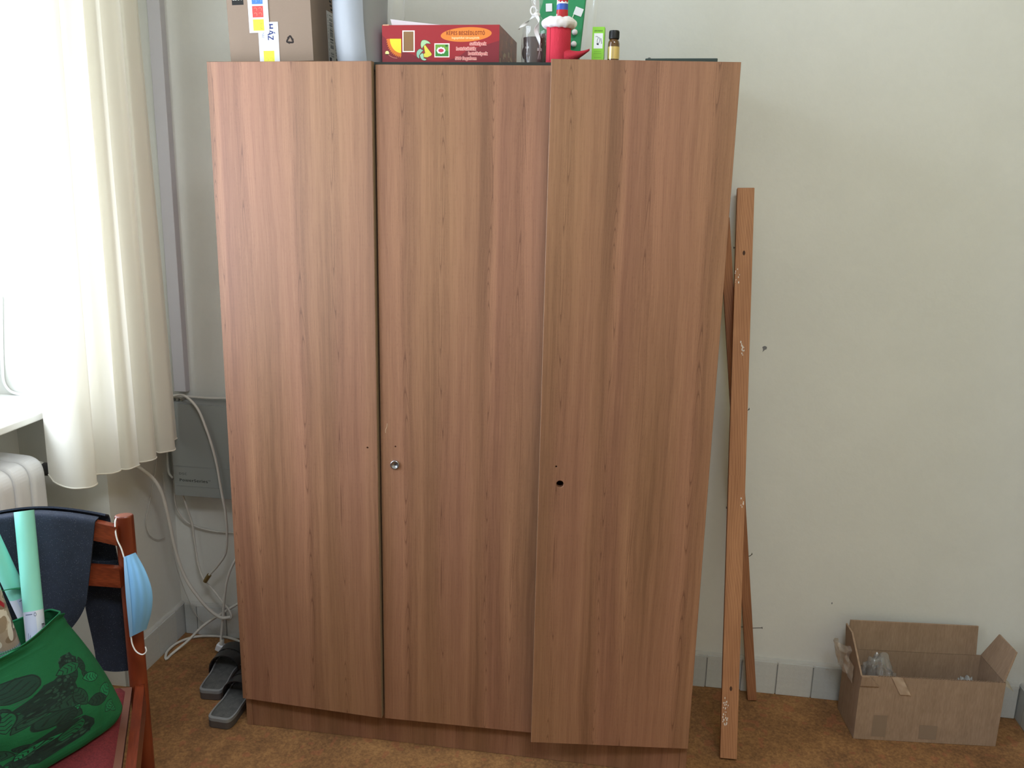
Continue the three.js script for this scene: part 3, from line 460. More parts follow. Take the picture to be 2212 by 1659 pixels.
{
  const white = std(0.58, 0.56, 0.51, 0.5), dim = std(0.45, 0.43, 0.39, 0.55);
  const cable = (name, label, pts, r, mat = white, seg = 90) => single(name, tube(pts.map(([u, v, z, ax = 2]) => { const p = pix(u, v, ax, z); if (p.y < r) p.y = r + 0.0005; if (p.x < XL + r) p.x = XL + r + 0.0005; return p; }), r, seg, 8), mat, label, 'cable');
  cable('thick_cable', 'thick white cable drooping from under the curtain into the corner', [[268, 985, 0.27], [295, 1006, 0.255], [329, 1032, 0.23], [349, 1064, 0.21], [366, 1128, 0.19], [379, 1188, 0.175], [400, 1247, 0.16], [430, 1292, 0.145], [456, 1320, 0.13], [480, 1335, 0.12], [497, 1333, 0.11]], 0.0055);
  const lead = cable('connector_lead', 'white lead hanging across the grey alarm cabinet with brass connector end', [[366, 858, 0.06], [385, 853, 0.07], [402, 857, 0.09], [425, 880, 0.098], [445, 925, 0.1], [465, 990, 0.1], [478, 1060, 0.1], [487, 1110, 0.098], [490, 1150, 0.095], [487, 1195, 0.09], [470, 1222, 0.085], [452, 1242, 0.08]], 0.0042);
  { const p = pix(452, 1242, 2, 0.08), q = pix(443, 1256, 2, 0.078); part('connector', between(p.toArray(), q.toArray(), 0.0075, 12), std(0.28, 0.2, 0.08, 0.35, { metalness: 0.7 }), lead); }
  cable('wall_cable', 'straight white cable running along the wall above the alarm cabinet', [[360, 860, 0.03], [378, 856, 0.034], [410, 857, 0.034], [450, 860, 0.034], [495, 860, 0.034], [540, 860, 0.034]], 0.0042);
  cable('thin_wire', 'thin pale wire curving from the cabinet underside towards the wardrobe', [[378, 1066, 0.05], [378, 1082, 0.045], [384, 1102, 0.03], [400, 1124, 0.02], [425, 1138, 0.012], [460, 1147, 0.01], [512, 1152, 0.01], [540, 1156, 0.01]], 0.003);
  cable('looped_wire', 'pale wire falling from the cabinet and looping back above the skirting', [[394, 1068, 0.05], [405, 1100, 0.04], [415, 1132, 0.03], [422, 1180, 0.03], [430, 1225, 0.035], [442, 1254, 0.045], [462, 1276, 0.06], [482, 1302, 0.075], [496, 1320, 0.085], [500, 1334, 0.09], [492, 1338, 0.092], [480, 1326, 0.09]], 0.0036);
  cable('stray_wire', 'hair-thin wire looping against the left wall below the curtain', [[340, 960, -1.212, 0], [338, 1000, -1.212, 0], [333, 1035, -1.212, 0], [322, 1090, -1.212, 0], [315, 1130, -1.212, 0], [322, 1155, -1.212, 0], [342, 1166, -1.212, 0], [356, 1160, -1.212, 0]], 0.0012, dim);
  cable('stray_wire', 'hair-thin wire hanging down behind the thick cable to the skirting', [[352, 1020, -1.2, 0], [356, 1060, -1.2, 0], [368, 1150, -1.2, 0], [380, 1220, -1.195, 0], [405, 1290, 0.03], [425, 1330, 0.03], [445, 1350, 0.04]], 0.0012, dim);
  cable('side_cable', 'short white cable entering the side of the alarm cabinet', [[356, 950, 0.03], [355, 985, 0.03], [359, 1008, 0.03], [366, 1024, 0.036], [374, 1033, 0.042]], 0.0042);
  cable('floor_cord', 'white cord lying in a long loop on the floor by the skirting', [[560, 1282, 0.06], [516, 1303, 0.07], [480, 1325, 0.085], [440, 1351, 0.1], [405, 1385, 0.12], [372, 1412, 0.0055, 1], [359, 1424, 0.0055, 1], [361, 1408, 0.0055, 1], [385, 1388, 0.0055, 1], [420, 1376, 0.0055, 1], [460, 1374, 0.0055, 1], [492, 1377, 0.0055, 1], [525, 1388, 0.0055, 1], [545, 1394, 0.0055, 1]], 0.0045, white, 140);
  const cord = cable('power_cord', 'white power cord ending in an unplugged white mains plug', [[545, 1168, 0.06], [512, 1205, 0.075], [499, 1228, 0.085], [490, 1256, 0.095], [484, 1300, 0.1], [481, 1340, 0.105], [478, 1372, 0.11], [477, 1384, 0.112]], 0.0042);
  const at = pix(478, 1392, 2, 0.115), plug = new THREE.Group(); plug.name = 'mains_plug'; plug.position.copy(at); plug.rotation.z = -0.35; cord.add(plug);
  plug.position.y = Math.max(plug.position.y, 0.030); plug.scale.setScalar(0.82);
  part('strain_relief', lathe([[0.0055, 0.026], [0.0075, 0.018], [0.0105, 0.004], [0.0105, 0]], 18), white, plug);
  part('plug_body', rbox(0.044, 0.032, 0.030, 0.006, 3).translate(0.006, -0.014, 0), std(0.72, 0.74, 0.78, 0.45), plug);
  for (const z of [-0.0095, 0.0095]) part('pin', between([0.028, -0.016, z], [0.047, -0.016, z], 0.0024, 10), std(0.35, 0.33, 0.3, 0.35, { metalness: 0.9 }), plug);
}
{ // pair of strapped sandals on the floor against the wardrobe
  const outline = (k = 1) => { const s = new THREE.Shape(); const L = 0.255, P = [[0, 0], [0.030, 0.002], [0.038, 0.03], [0.035, 0.08], [0.034, 0.12], [0.043, 0.17], [0.045, 0.205], [0.036, 0.24], [0.012, L], [-0.012, L - 0.002], [-0.036, 0.235], [-0.046, 0.20], [-0.043, 0.15], [-0.037, 0.10], [-0.038, 0.05], [-0.032, 0.006]]; s.moveTo(P[0][0] * k, (P[0][1] - 0.127) * k + 0.127); s.splineThru(P.slice(1).concat([P[0]]).map(([x, y]) => new THREE.Vector2(x * k, (y - 0.127) * k + 0.127))); return s; };
  const sole = new THREE.ExtrudeGeometry(outline(), { depth: 0.022, bevelEnabled: true, bevelSize: 0.003, bevelThickness: 0.003, bevelOffset: -0.003, bevelSegments: 3, curveSegments: 40 }).rotateX(-Math.PI / 2);
  const rim = new THREE.ExtrudeGeometry((() => { const s = outline(0.995); s.holes.push(new THREE.Path(outline(0.93).getPoints(40))); return s; })(), { depth: 0.009, bevelEnabled: true, bevelSize: 0.001, bevelThickness: 0.001, bevelSegments: 2, curveSegments: 40 }).rotateX(-Math.PI / 2).translate(0, 0.0235, 0);
  const bed = (() => { const g = new THREE.ExtrudeGeometry(outline(0.945), { depth: 0.004, bevelEnabled: false, curveSegments: 40 }).rotateX(-Math.PI / 2).translate(0, 0.0245, 0); return g; })();
  const feltMap = pixels(128, 128, (i, j) => { const n = noise(i / 1.6, j / 1.6, 111) * 0.5 + noise(i / 14, j / 14, 112) * 0.5; return mix([66, 66, 66], [96, 95, 92], n); });
  const footbed = std(1, 1, 1, 0.95, { map: again(feltMap, 9, 9) }), cork = std(0.075, 0.058, 0.05, 0.85), rimMat = std(0.20, 0.20, 0.20, 0.8), strapMat = std(0.012, 0.012, 0.013, 0.32);
  const strap = (z0, z1, h, w) => solid(28, 8, (u, v) => { const a = Math.PI * u, z = -(z0 + (z1 - z0) * v); return [w * Math.cos(a) * (1 + 0.03 * v), 0.018 + h * Math.pow(Math.sin(a), 0.75) * (1 - 0.10 * v), z]; }, 0.003);
  const sandal = (label, x, z, turn) => {
    const g = thing('sandal', label, 'sandal', [x, 0, z], turn, 'sandals beside the wardrobe');
    part('sole', sole, cork, g).position.y = 0.003; part('footbed', bed, footbed, g); part('footbed_rim', rim, rimMat, g);
    part('strap', strap(0.118, 0.165, 0.062, 0.047), strapMat, g); part('strap', strap(0.172, 0.225, 0.056, 0.048), strapMat, g);
    for (const s of [-1, 1]) part('buckle', rbox(0.003, 0.016, 0.018, 0.001).translate(s * 0.049, 0.036, -0.14), std(0.05, 0.05, 0.05, 0.4, { metalness: 0.6 }), g);
  };
  sandal('black strapped sandal with grey footbed, nearer the skirting of the two', -0.925, 0.372, 0.10);
  sandal('black strapped sandal with grey footbed, heel beside the wardrobe corner', -0.832, 0.500, -0.02);
}

/* ---------- leaning boards and the open carton ---------- */
{
  const woodA = plank(131, [146, 98, 66], [196, 144, 104], 0.06), woodB = plank(141, [126, 80, 52], [172, 120, 84], 0.02);
  const lean = (name, label, base, head, w, t, tex, turn) => {       // base: middle of the foot, head: middle of the top
    const B = V(...base), H = V(...head), L = B.distanceTo(H), g = thing(name, label, 'board', base);
    const up = H.clone().sub(B).normalize(), side = V(Math.cos(turn), 0, -Math.sin(turn)); side.addScaledVector(up, -side.dot(up)).normalize();
    g.quaternion.setFromRotationMatrix(new THREE.Matrix4().makeBasis(side, up, side.clone().cross(up)));
    part('timber', metres(rbox(w, L, t, 0.0015, 1)).translate(0, L / 2, 0), std(1, 1, 1, 0.7, { map: again(tex, 10, 1) }), g);
    return g;
  };
  const nail = (g, x, y, z, dx, dz, len, bend = 0.004) => { const n = part('nail', tube([[x, y, z], [x + dx * len * 0.6, y + bend * 0.3, z + dz * len * 0.6], [x + dx * len, y + bend, z + dz * len]], 0.0011, 10, 6), std(0.06, 0.055, 0.05, 0.5, { metalness: 0.6 }), g); part('nail_head', new THREE.SphereGeometry(0.0034, 10, 6).scale(dx ? 0.35 : 1, 1, dz ? 0.35 : 1).translate(x + dx * len, y + bend, z + dz * len), std(0.04, 0.04, 0.04, 0.5), n); };
  const b0 = pix(1572.5, 1637, 1, 0.002), b1 = pix(1610.5, 407, 2, 0.034);
  const A = lean('leaning_board', 'long reddish plank leaning on the wall, foot out on the floor', [b0.x, 0.004, b0.z], [b1.x, b1.y, 0.034], 0.0465, 0.021, woodA, 0.0);
  const L1 = Math.hypot(b0.x - b1.x, b1.y, b0.z - 0.034), white = std(0.75, 0.72, 0.68, 0.9), r = rng(77);
  for (const [cy, n, dx] of [[1.36, 9, -0.016], [1.16, 14, 0.004], [0.16, 12, -0.012], [0.115, 16, -0.012], [0.72, 5, 0.014]]) for (let k = 0; k < n; k++) part('plaster_spot', new THREE.CircleGeometry(0.0008 + 0.0016 * r(), 7).scale(0.8, 1.6, 1).translate(dx + 0.014 * (r() - 0.5), cy + 0.04 * (r() - 0.5), 0.01075), white, A);
  for (const [y, x] of [[L1 - 0.185, 0.0], [0.20, 0.001]]) part('knot', new THREE.SphereGeometry(0.0045, 12, 8).scale(0.8, 1.5, 0.12).translate(x, y, 0.0105), std(0.07, 0.03, 0.015, 0.8), A);
  nail(A, 0.023, 0.985, -0.006, 1, 0, 0.006, 0.004); nail(A, -0.023, 0.71, 0.006, -1, 0, 0.003, 0); nail(A, -0.023, 1.44, 0.0, -1, 0, 0.004, 0);
  const c0 = pix(1624, 1510, 1, 0.002), c1 = pix(1561.5, 470, 2, 0.075);
  const B = lean('leaning_board', 'narrow darker batten leaning sideways behind the longer plank', [c0.x, 0.004, c0.z], [c1.x + 0.0035, c1.y, 0.075], 0.028, 0.022, woodB, 0.0);
  nail(B, 0.013, 0.485, 0.0, 1, 0, 0.012, 0.008); nail(B, 0.013, 0.245, 0.0, 1, 0, 0.030, 0.0); nail(B, -0.013, 0.25, 0.0, -1, 0, 0.022, 0.0);
}
{ // open cardboard carton
  const f0 = pix(1843, 1596, 1, 0), f1 = pix(2150, 1613, 1, 0), W = f0.distanceTo(f1), turn = Math.atan2(f0.z - f1.z, f1.x - f0.x), D = 0.152, H = 0.207, T = 0.004;
  const g = thing('open_carton', 'open brown cardboard carton with raised flaps in the corner', 'box', [f0.x, 0.001, f0.z], turn);
  const card = std(1, 1, 1, 0.88, { map: again(kraft, 2.2, 2.2) }), inside = card, edge = std(0.20, 0.13, 0.085, 0.95);
  part('front_panel', span(0, W, 0, H, -T, 0), card, g); part('back_panel', span(0, W, 0, H, -D, -D + T), card, g);
  part('side_panel', span(0, T, 0, H, -D + T, -T), card, g); part('side_panel', span(W - T, W, 0, H, -D + T, -T), card, g);
  part('bottom_panel', span(T, W - T, 0.001, 0.005, -D + T, -T), card, g);
  // corrugated torn rim along the front
  const rimPts = []; for (let k = 0; k <= 120; k++) rimPts.push(V(0.05 + (W - 0.05) * k / 120, H + 0.001 + 0.0012 * Math.sin(k * 2.4), -T / 2 + 0.0012 * Math.sin(k * 2.4 + 1.3)));
  part('torn_rim', tube(rimPts, 0.0014, 360, 5), edge, g);
  const flap = (name, w, h, pos, ry, rx, skew0 = 0, skew1 = 0) => { const s = new THREE.Shape(); s.moveTo(0, 0); s.lineTo(w, 0); s.lineTo(w - skew1, h); s.lineTo(skew0, h); s.closePath(); const m = part(name, new THREE.ExtrudeGeometry(s, { depth: T, bevelEnabled: true, bevelSize: 0.0006, bevelThickness: 0.0006, bevelSegments: 1 }).translate(0, 0, -T / 2), card, g); m.position.set(...pos); m.rotation.order = 'YXZ'; m.rotation.y = ry; m.rotation.x = rx; return m; };
  flap('back_flap', W - 0.022, 0.093, [0.004, H + 0.001, -D + T / 2], 0, -0.05, 0.004, 0.004);
  flap('right_flap', 0.142, 0.092, [W - T / 2, H + 0.001, -0.006], Math.PI / 2, 0.30, 0.012, 0.030);
  flap('left_flap', 0.142, 0.088, [T / 2, H + 0.001, -D + 0.006], -Math.PI / 2, 0.10, 0.004, 0.085);
  const cf = flap('front_flap', 0.052, 0.030, [0.0, H - 0.029, 0.0035], 0, 0.06, 0.0, 0.03);
  // brown packing tape: pressed strips and torn ends
  const film = phys(0.62, 0.47, 0.34, 0.18, { transmission: 0.35, thickness: 0, side: THREE.DoubleSide });
  part('tape_end', grid(10, 14, (u, v) => [0.085 + 0.030 * u + 0.03 * (1 - v), H - 0.052 + 0.055 * v, 0.0024 + 0.004 * noise(u * 3, v * 4, 151)]), film, g);
  part('tape_strip', grid(2, 2, (u, v) => [0.05 + 0.04 * u, 0.012 + 0.07 * v, 0.0007]), std(0.25, 0.18, 0.125, 0.45), g);
  part('tape_strip', grid(2, 2, (u, v) => [0.185 + 0.05 * u, 0.012 + 0.045 * v, 0.0007]), std(0.255, 0.185, 0.13, 0.45), g);
  part('tape_end', grid(24, 20, (u, v) => { const a = u * 2.6; return [-0.004 - 0.045 * Math.sin(a) * (0.4 + 0.6 * v) - 0.004 * noise(u * 6, v * 6, 152), H - 0.045 + 0.085 * v + 0.01 * noise(u * 5, v * 5, 153), -0.12 + 0.03 * Math.cos(a) + 0.012 * noise(u * 7, v * 5, 154)]; }), phys(0.84, 0.76, 0.66, 0.14, { transmission: 0.75, thickness: 0, side: THREE.DoubleSide }), g);
  part('tape_end', grid(12, 12, (u, v) => [-0.0015 - 0.003 * noise(u * 4, v * 4, 155), H - 0.06 + 0.055 * v, -0.13 + 0.075 * u]), film, g);
  part('tape_end', grid(14, 10, (u, v) => [W + 0.002 + 0.04 * u, H - 0.025 + 0.012 * v - 0.02 * u * u, -0.03 - 0.035 * v + 0.006 * noise(u * 5, v * 5, 156)]), phys(0.72, 0.66, 0.58, 0.14, { transmission: 0.5, thickness: 0, side: THREE.DoubleSide }), g);
  // crumpled clear bags inside
  const crumple = (name, label, lx, lz, rx, ry, rz, seed, mat) => {
    const q = V(lx, 0, lz).applyAxisAngle(V(0, 1, 0), turn), geo = mergeVertices(new THREE.IcosahedronGeometry(1, 12)), p = geo.attributes.position;
    for (let i = 0; i < p.count; i++) { const x = p.getX(i), y = p.getY(i), z = p.getZ(i), n = Math.abs(noise(x * 4 + 9, y * 4 + z * 3, seed) - 0.5) * 0.55 + Math.abs(noise(z * 8 + 5, y * 8 + x * 5, seed + 1) - 0.5) * 0.35, k = 0.72 + n; p.setXYZ(i, x * rx * k, Math.max(-ry, y * ry * k), z * rz * k); }
    geo.computeVertexNormals(); geo.translate(f0.x + q.x, 0.0062 + ry, f0.z + q.z);
    return single(name, geo, mat, label, 'plastic bag');
  };
  crumple('crumpled_bag', 'crumpled clear plastic bag heaped inside the open carton', 0.080, -0.076, 0.060, 0.112, 0.056, 161, phys(0.90, 0.91, 0.92, 0.14, { transmission: 0.9, thickness: 0, side: THREE.DoubleSide }));
  crumple('crumpled_bag', 'small pale crumpled wrapper at the far end inside the open carton', 0.335, -0.078, 0.034, 0.088, 0.042, 171, phys(0.40, 0.40, 0.39, 0.5, { transmission: 0.2, thickness: 0, side: THREE.DoubleSide }));
}

/* ---------- the desk that the chair belongs to, below the frame in front of the camera ---------- */
{
  const g = thing('desk', 'plain office desk in front of the chair', 'desk', [-0.50, 0, 1.98]), top = laminate(0.1, 0.4), W = 1.34, D = 0.66;
  part('desk_top', rbox(W, 0.025, D, 0.003).translate(0, 0.7275, 0), top, g);
  for (const s of [-1, 1]) part('side_panel', span(s * (W / 2 - 0.04) - 0.011, s * (W / 2 - 0.04) + 0.011, 0, 0.714, -D / 2 + 0.03, D / 2 - 0.03), top, g);
  part('modesty_panel', span(-W / 2 + 0.055, W / 2 - 0.055, 0.12, 0.714, -D / 2 + 0.06, -D / 2 + 0.078), top, g);
}

/* ---------- the chair and what lies on it ---------- */
const TURN = 0.385, POST = V(-0.768, 0, 0.955);
const ALONG = V(-Math.cos(TURN), 0, Math.sin(TURN)), AHEAD = V(Math.sin(TURN), 0, Math.cos(TURN));   // along the back to the far post, and forward
const onBack = (d, y, f) => POST.clone().addScaledVector(ALONG, d).addScaledVector(AHEAD, f).setY(y);
const BACKW = 0.385, bow = (d) => -0.030 * Math.sin(Math.PI * Math.min(1, Math.max(0, d / BACKW))), arch = (d) => 0.030 * Math.sin(Math.PI * Math.min(1, Math.max(0, d / BACKW)));
{
  const grainTex = plank(181, [92, 36, 18], [136, 62, 34], 0.0), wood = std(1, 1, 1, 0.32, { map: again(grainTex, 1, 1) });
  const g = thing('chair', 'reddish wooden chair with maroon seat and two back rails', 'chair', [0, 0, 0]);
  const post = (d) => { const s = new THREE.Shape(); s.absellipse(0, 0, 0.0195, 0.0145, 0, Math.PI * 2); const e = new THREE.ExtrudeGeometry(s, { depth: 0.846, bevelEnabled: true, bevelSize: 0.003, bevelThickness: 0.004, bevelSegments: 3, bevelOffset: -0.003, curveSegments: 20 }).rotateX(-Math.PI / 2).rotateY(TURN); const p = onBack(d, 0.004, 0); part('back_post', e.translate(p.x, p.y, p.z), wood, g); };
  post(0); post(BACKW);
  const rail = (y0, y1, k, name) => part(name, solid(24, 4, (u, v) => { const d = 0.010 + (BACKW - 0.020) * u; return onBack(d, y0 + (y1 - y0) * v + k * arch(d), bow(d) + 0.009); }, 0.018), wood, g);
  rail(0.790, 0.833, 1.0, 'crest_rail'); rail(0.692, 0.737, 0.3, 'back_rail');
  // seat: padded cushion inside a wooden frame, wider at the front
  const S = (s, f, y) => { const flare = 0.045 * f / 0.40; return onBack(BACKW / 2 - s * (BACKW / 2 + flare), y, f); };   // s = 1 at the near-camera right, f metres forward
  const cushion = grid(20, 20, (u, v) => { const s = (u - 0.5) * 1.80, f = 0.008 + 0.375 * v, e = Math.min(u, 1 - u, v, 1 - v), h = Math.min(1, e * 9); return S(s, f, 0.432 + 0.022 * Math.sqrt(h * (2 - h))); });
  const maroon = pixels(128, 128, (i, j) => { const n = 0.6 * noise(i / 1.5, j / 1.5, 191) + 0.4 * noise(i / 4, j / 4, 192); return mix([84, 20, 26], [128, 42, 46], n); });
  part('seat_cushion', cushion, std(1, 1, 1, 0.9, { map: again(maroon, 4, 4), side: THREE.DoubleSide }), g).userData.label = 'maroon fabric seat';
  for (const s of [-1, 1]) part('seat_rail', solid(12, 3, (u, v) => S(s * (0.965 + 0.0 * v), -0.002 + 0.392 * u, s > 0 ? 0.385 + 0.060 * v : 0.445 - 0.060 * v), 0.020), wood, g);
  part('seat_rail', solid(12, 3, (u, v) => S(1 - 2 * u, 0.392, 0.445 - 0.060 * v), 0.020), wood, g);
  part('seat_base', solid(6, 6, (u, v) => S((u - 0.5) * 1.86, 0.01 + 0.37 * v, 0.428), 0.012), std(0.16, 0.06, 0.035, 0.7), g);
  for (const s of [-1, 1]) { const p = S(s * 0.93, 0.372, 0); part('front_leg', cyl(0.013, 0.43, 16, 0.018).translate(p.x, 0.216, p.z), wood, g); const q = S(s * 0.97, 0.02, 0.22), q2 = S(s * 0.93, 0.36, 0.22); part('stretcher', between(q.toArray(), q2.toArray(), 0.009, 12), wood, g); }
  // knitted cardigan over the back
  const knit = pixels(512, 512, (i, j) => {
    const rib = 0.5 + 0.5 * Math.sin(i * Math.PI / 4), row = 0.5 + 0.5 * Math.sin(j * Math.PI / 4 + (Math.floor(i / 8) % 2) * Math.PI), n = noise(i / 3, j / 3, 201, 170, 170), sp = hash(Math.floor(i / 2), Math.floor(j / 2), 205);
    if (sp > 0.9965) return [205, 212, 222]; if (sp > 0.992) return [110, 116, 130];
    return mix([17, 22, 33], [50, 60, 80], 0.30 * rib * row + 0.5 * n + 0.15 * noise(i / 60, j / 60, 203, 9, 9));
  });
  const wool = std(1, 1, 1, 0.95, { map: again(knit, 1, 1), bumpMap: again(knit, 1, 1), bumpScale: 0.002, side: THREE.DoubleSide }), garment = thing('cardigan', 'dark blue sparkly knitted cardigan draped over the chair back', 'cardigan', [0, 0, 0]);
  const uvm = (geo, k) => { const uv = geo.attributes.uv; for (let i = 0; i < uv.count; i++) uv.setXY(i, uv.getX(i) * k[0], uv.getY(i) * k[1]); return geo; };
  // front fall: v = 0 crest, 1 lower edge
  const rightEdge = (v) => 0.052 + 0.052 * v + 0.10 * Math.max(0, v - 0.72) * 3.2 * (v - 0.6);
  part('front_fall', uvm(solid(40, 40, (u, v) => { const d = rightEdge(v) + (BACKW - 0.02 - rightEdge(v)) * u, drop = 0.30; const top = 0.838 + arch(d), y = top - drop * Math.max(0, v - 0.06) - (v < 0.06 ? 0.006 * (1 - Math.sqrt(Math.max(0, v / 0.06))) * 0 : 0), f = v < 0.08 ? 0.004 + 0.026 * Math.sin(v / 0.08 * Math.PI / 2) : 0.030; return onBack(d, y - (v < 0.06 ? 0 : 0), bow(d) + f + 0.006 * (noise(d * 22, v * 3, 211) - 0.3) + 0.012 * Math.sin(u * 9 + 0.6) * v * 0.5); }, 0.004), [2.4, 2.4]), wool, garment);
  part('back_fall', uvm(solid(40, 16, (u, v) => { const d = 0.040 - 0.016 * v + (BACKW - 0.06) * u, y = 0.842 + arch(d) - 0.155 * v - 0.02 * u * v, f = v < 0.08 ? 0.006 - 0.030 * v / 0.08 : -0.024; return onBack(d, y, bow(d) + f - 0.004 * noise(d * 20, v * 3, 212)); }, 0.004), [2.4, 1.2]), wool, garment);
  part('sleeve', uvm(solid(16, 24, (u, v) => { const d = 0.016 + 0.088 * u + 0.006 * Math.sin(v * 5), y = 0.735 - 0.276 * v; return onBack(d, y, bow(d) - 0.026 + 0.012 * Math.sin(u * Math.PI) - 0.004 * v); }, 0.006), [0.7, 2.0]), wool, garment);
}
{ // disposable mask hung by its loop from the chair post
  const g = thing('face_mask', 'light blue disposable face mask hanging from the chair post', 'face mask', [0, 0, 0]);
  const left = [[268, 1203], [270, 1245], [273, 1290], [277, 1335], [281, 1376]], right = [[292, 1194], [315, 1236], [328, 1278], [327, 1318], [316, 1358]];
  const lc = new THREE.CatmullRomCurve3(left.map(([u, v]) => V(u, v, 0))), rc = new THREE.CatmullRomCurve3(right.map(([u, v]) => V(u, v, 0)));
  const cloth = std(0.20, 0.44, 0.72, 0.85), surf = (u, v) => { const a = lc.getPoint(v), b = rc.getPoint(v), z = 0.984 + 0.030 * Math.sin(Math.PI * (0.15 + 0.55 * u)) * (0.5 + 0.5 * Math.sin(Math.PI * v)) + 0.0012 * Math.sin(u * 20 + 1.5 * v) * Math.sin(Math.PI * v) - 0.02 * u; return pix(a.x + (b.x - a.x) * u, a.y + (b.y - a.y) * u, 2, z); };
  part('mask_panel', solid(40, 28, (u, v) => surf(u, v), 0.0012), cloth, g);
  part('mask_edge', solid(3, 28, (u, v) => { const p = surf(0.02 + 0.16 * u, v); return p.add(V(0, 0, 0.0012)); }, 0.001), std(0.27, 0.49, 0.74, 0.85), g);
  const loop = std(0.82, 0.80, 0.79, 0.7), at = (u, v, z) => pix(u, v, 2, z);
  part('ear_loop', tube([at(268, 1204, 0.987), at(262, 1185, 0.985), at(253, 1165, 0.984), at(249, 1140, 0.980), at(250, 1122, 0.972), at(262, 1116, 0.945)], 0.0016, 40, 6), loop, g);
  part('ear_loop', tube([at(283, 1374, 0.987), at(286, 1392, 0.990), at(295, 1408, 0.992), at(308, 1414, 0.992), at(316, 1407, 0.990), at(314, 1397, 0.988)], 0.0016, 40, 6), loop, g);
}
// green shopping bag on the seat, its broad side turned to the room
const BAG = { B0: V(-0.684, 0.458, 1.098), e1: V(-0.361, 0, 0.9326), n: V(0.9326, 0, 0.361), w: 0.33, d: 0.11, h: 0.215 };
{
  const g = thing('shopping_bag', 'green fabric shopping bag with dark vegetable print on chair seat', 'bag', [0, 0, 0]);
  const art = canvas(2048, 768, (x, w, h) => {
    x.fillStyle = 'rgb(8,92,50)'; x.fillRect(0, 0, w, h);
    const r = rng(301), ink = ['rgba(18,44,34,0.85)', 'rgba(24,58,42,0.8)', 'rgba(14,36,30,0.9)'];
    const leaf = (cx, cy, s, a, fill) => { x.save(); x.translate(cx, cy); x.rotate(a); x.beginPath(); x.moveTo(0, 0); x.bezierCurveTo(s * 0.5, -s * 0.55, s * 1.1, -s * 0.45, s * 1.5, 0); x.bezierCurveTo(s * 1.1, s * 0.45, s * 0.5, s * 0.55, 0, 0); x.fillStyle = fill; x.fill(); x.lineWidth = 4; x.strokeStyle = 'rgba(10,32,24,0.95)'; x.stroke(); for (let k = 1; k < 5; k++) { x.beginPath(); x.moveTo(s * 0.28 * k, 0); x.lineTo(s * (0.28 * k + 0.18), -s * 0.24); x.moveTo(s * 0.28 * k, 0); x.lineTo(s * (0.28 * k + 0.18), s * 0.24); x.stroke(); } x.restore(); };
    const head = (cx, cy, s) => { x.fillStyle = ink[2]; x.beginPath(); for (let k = 0; k < 16; k++) { const a = k / 16 * 6.283, q = s * (0.85 + 0.3 * r()); x.lineTo(cx + q * Math.cos(a), cy + q * Math.sin(a)); } x.fill(); for (let k = 0; k < 60; k++) { x.fillStyle = r() > 0.5 ? 'rgba(40,80,60,0.7)' : 'rgba(8,26,22,0.8)'; x.beginPath(); x.arc(cx + (r() - 0.5) * s * 1.6, cy + (r() - 0.5) * s * 1.6, 3 + 6 * r(), 0, 7); x.fill(); } };
    // the print sits on the broad side (left half of the strip); several pieces of leafy vegetables
    const box = [110, 200, 640, 540];
    for (let k = 0; k < 46; k++) leaf(box[0] + r() * box[2], box[1] + r() * box[3] * 0.95, 40 + 60 * r(), r() * 6.28, [ink[0], ink[1], 'rgba(12,92,54,0.9)', 'rgba(16,112,66,0.95)'][Math.floor(r() * 4)]);
    head(330, 250, 80); head(180, 420, 95); head(560, 330, 70); head(300, 620, 100); head(520, 610, 80); head(660, 230, 50);
    for (let k = 0; k < 16; k++) leaf(box[0] + 60 + r() * (box[2] - 100), box[1] + 60 + r() * (box[3] - 140), 40 + 50 * r(), r() * 6.28, [ink[1], 'rgba(20,120,72,0.95)', 'rgba(12,92,54,0.9)'][k % 3]);
    x.fillStyle = 'rgba(10,34,24,0.9)'; x.save(); x.translate(900, 740); x.rotate(-0.02); x.font = '20px sans-serif'; x.restore();
  });
  const cloth = std(1, 1, 1, 0.9, { map: art, side: THREE.DoubleSide, bumpMap: again(plasterBump, 8, 4), bumpScale: 0.0006 });
  const { B0, e1, n, w, d, h } = BAG, C = B0.clone().addScaledVector(e1, w / 2).addScaledVector(n, -d / 2), se = (c) => Math.sign(c) * Math.pow(Math.abs(c), 0.55);
  const wall = (u, v, inset = 0) => {
    const a = u * 2 * Math.PI, cx = se(Math.cos(a)), sy = se(Math.sin(a)), t = v, shrink = 1 - 0.10 * t + 0.05 * Math.sin(Math.PI * t);
    const bulge = sy > 0 ? 0.024 * Math.sin(Math.PI * Math.min(1, t * 1.15)) * (1 - cx * cx * 0.8) : 0, crease = 0.016 * (noise(u * 11 + t * 3, t * 3.2, 221) - 0.5) + 0.010 * Math.abs(noise(u * 19 - t * 4, t * 3, 222) - 0.5);
    const p = C.clone().addScaledVector(e1, cx * (w / 2 - inset) * shrink + 0.045 * t).addScaledVector(n, sy * (d / 2 - inset) * shrink * (1 - 0.12 * t) + bulge + crease * Math.sin(Math.PI * Math.min(1, 0.15 + u * 2 % 1)) - 0.095 * t - (sy > 0 ? 0 : 0.0));
    p.y = B0.y + 0.004 + h * t + 0.022 * t * (-cx) * 0.8 + (t > 0.9 ? 0.006 * Math.sin(a * 3) : 0); if (t < 0.1) { const k = 1 - 0.12 * Math.pow(1 - t / 0.1, 2); p.sub(C).multiply(V(k, 1, k)).add(C); }
    return p;
  };
  part('bag_cloth', grid(120, 60, (u, v) => wall(u, v), true), cloth, g);
  part('bag_base', grid(40, 6, (u, v) => { const p = wall(u, 0), c = C.clone().setY(p.y); return p.lerp(c, v); }), std(0.004, 0.13, 0.045, 0.9, { side: THREE.DoubleSide }), g);
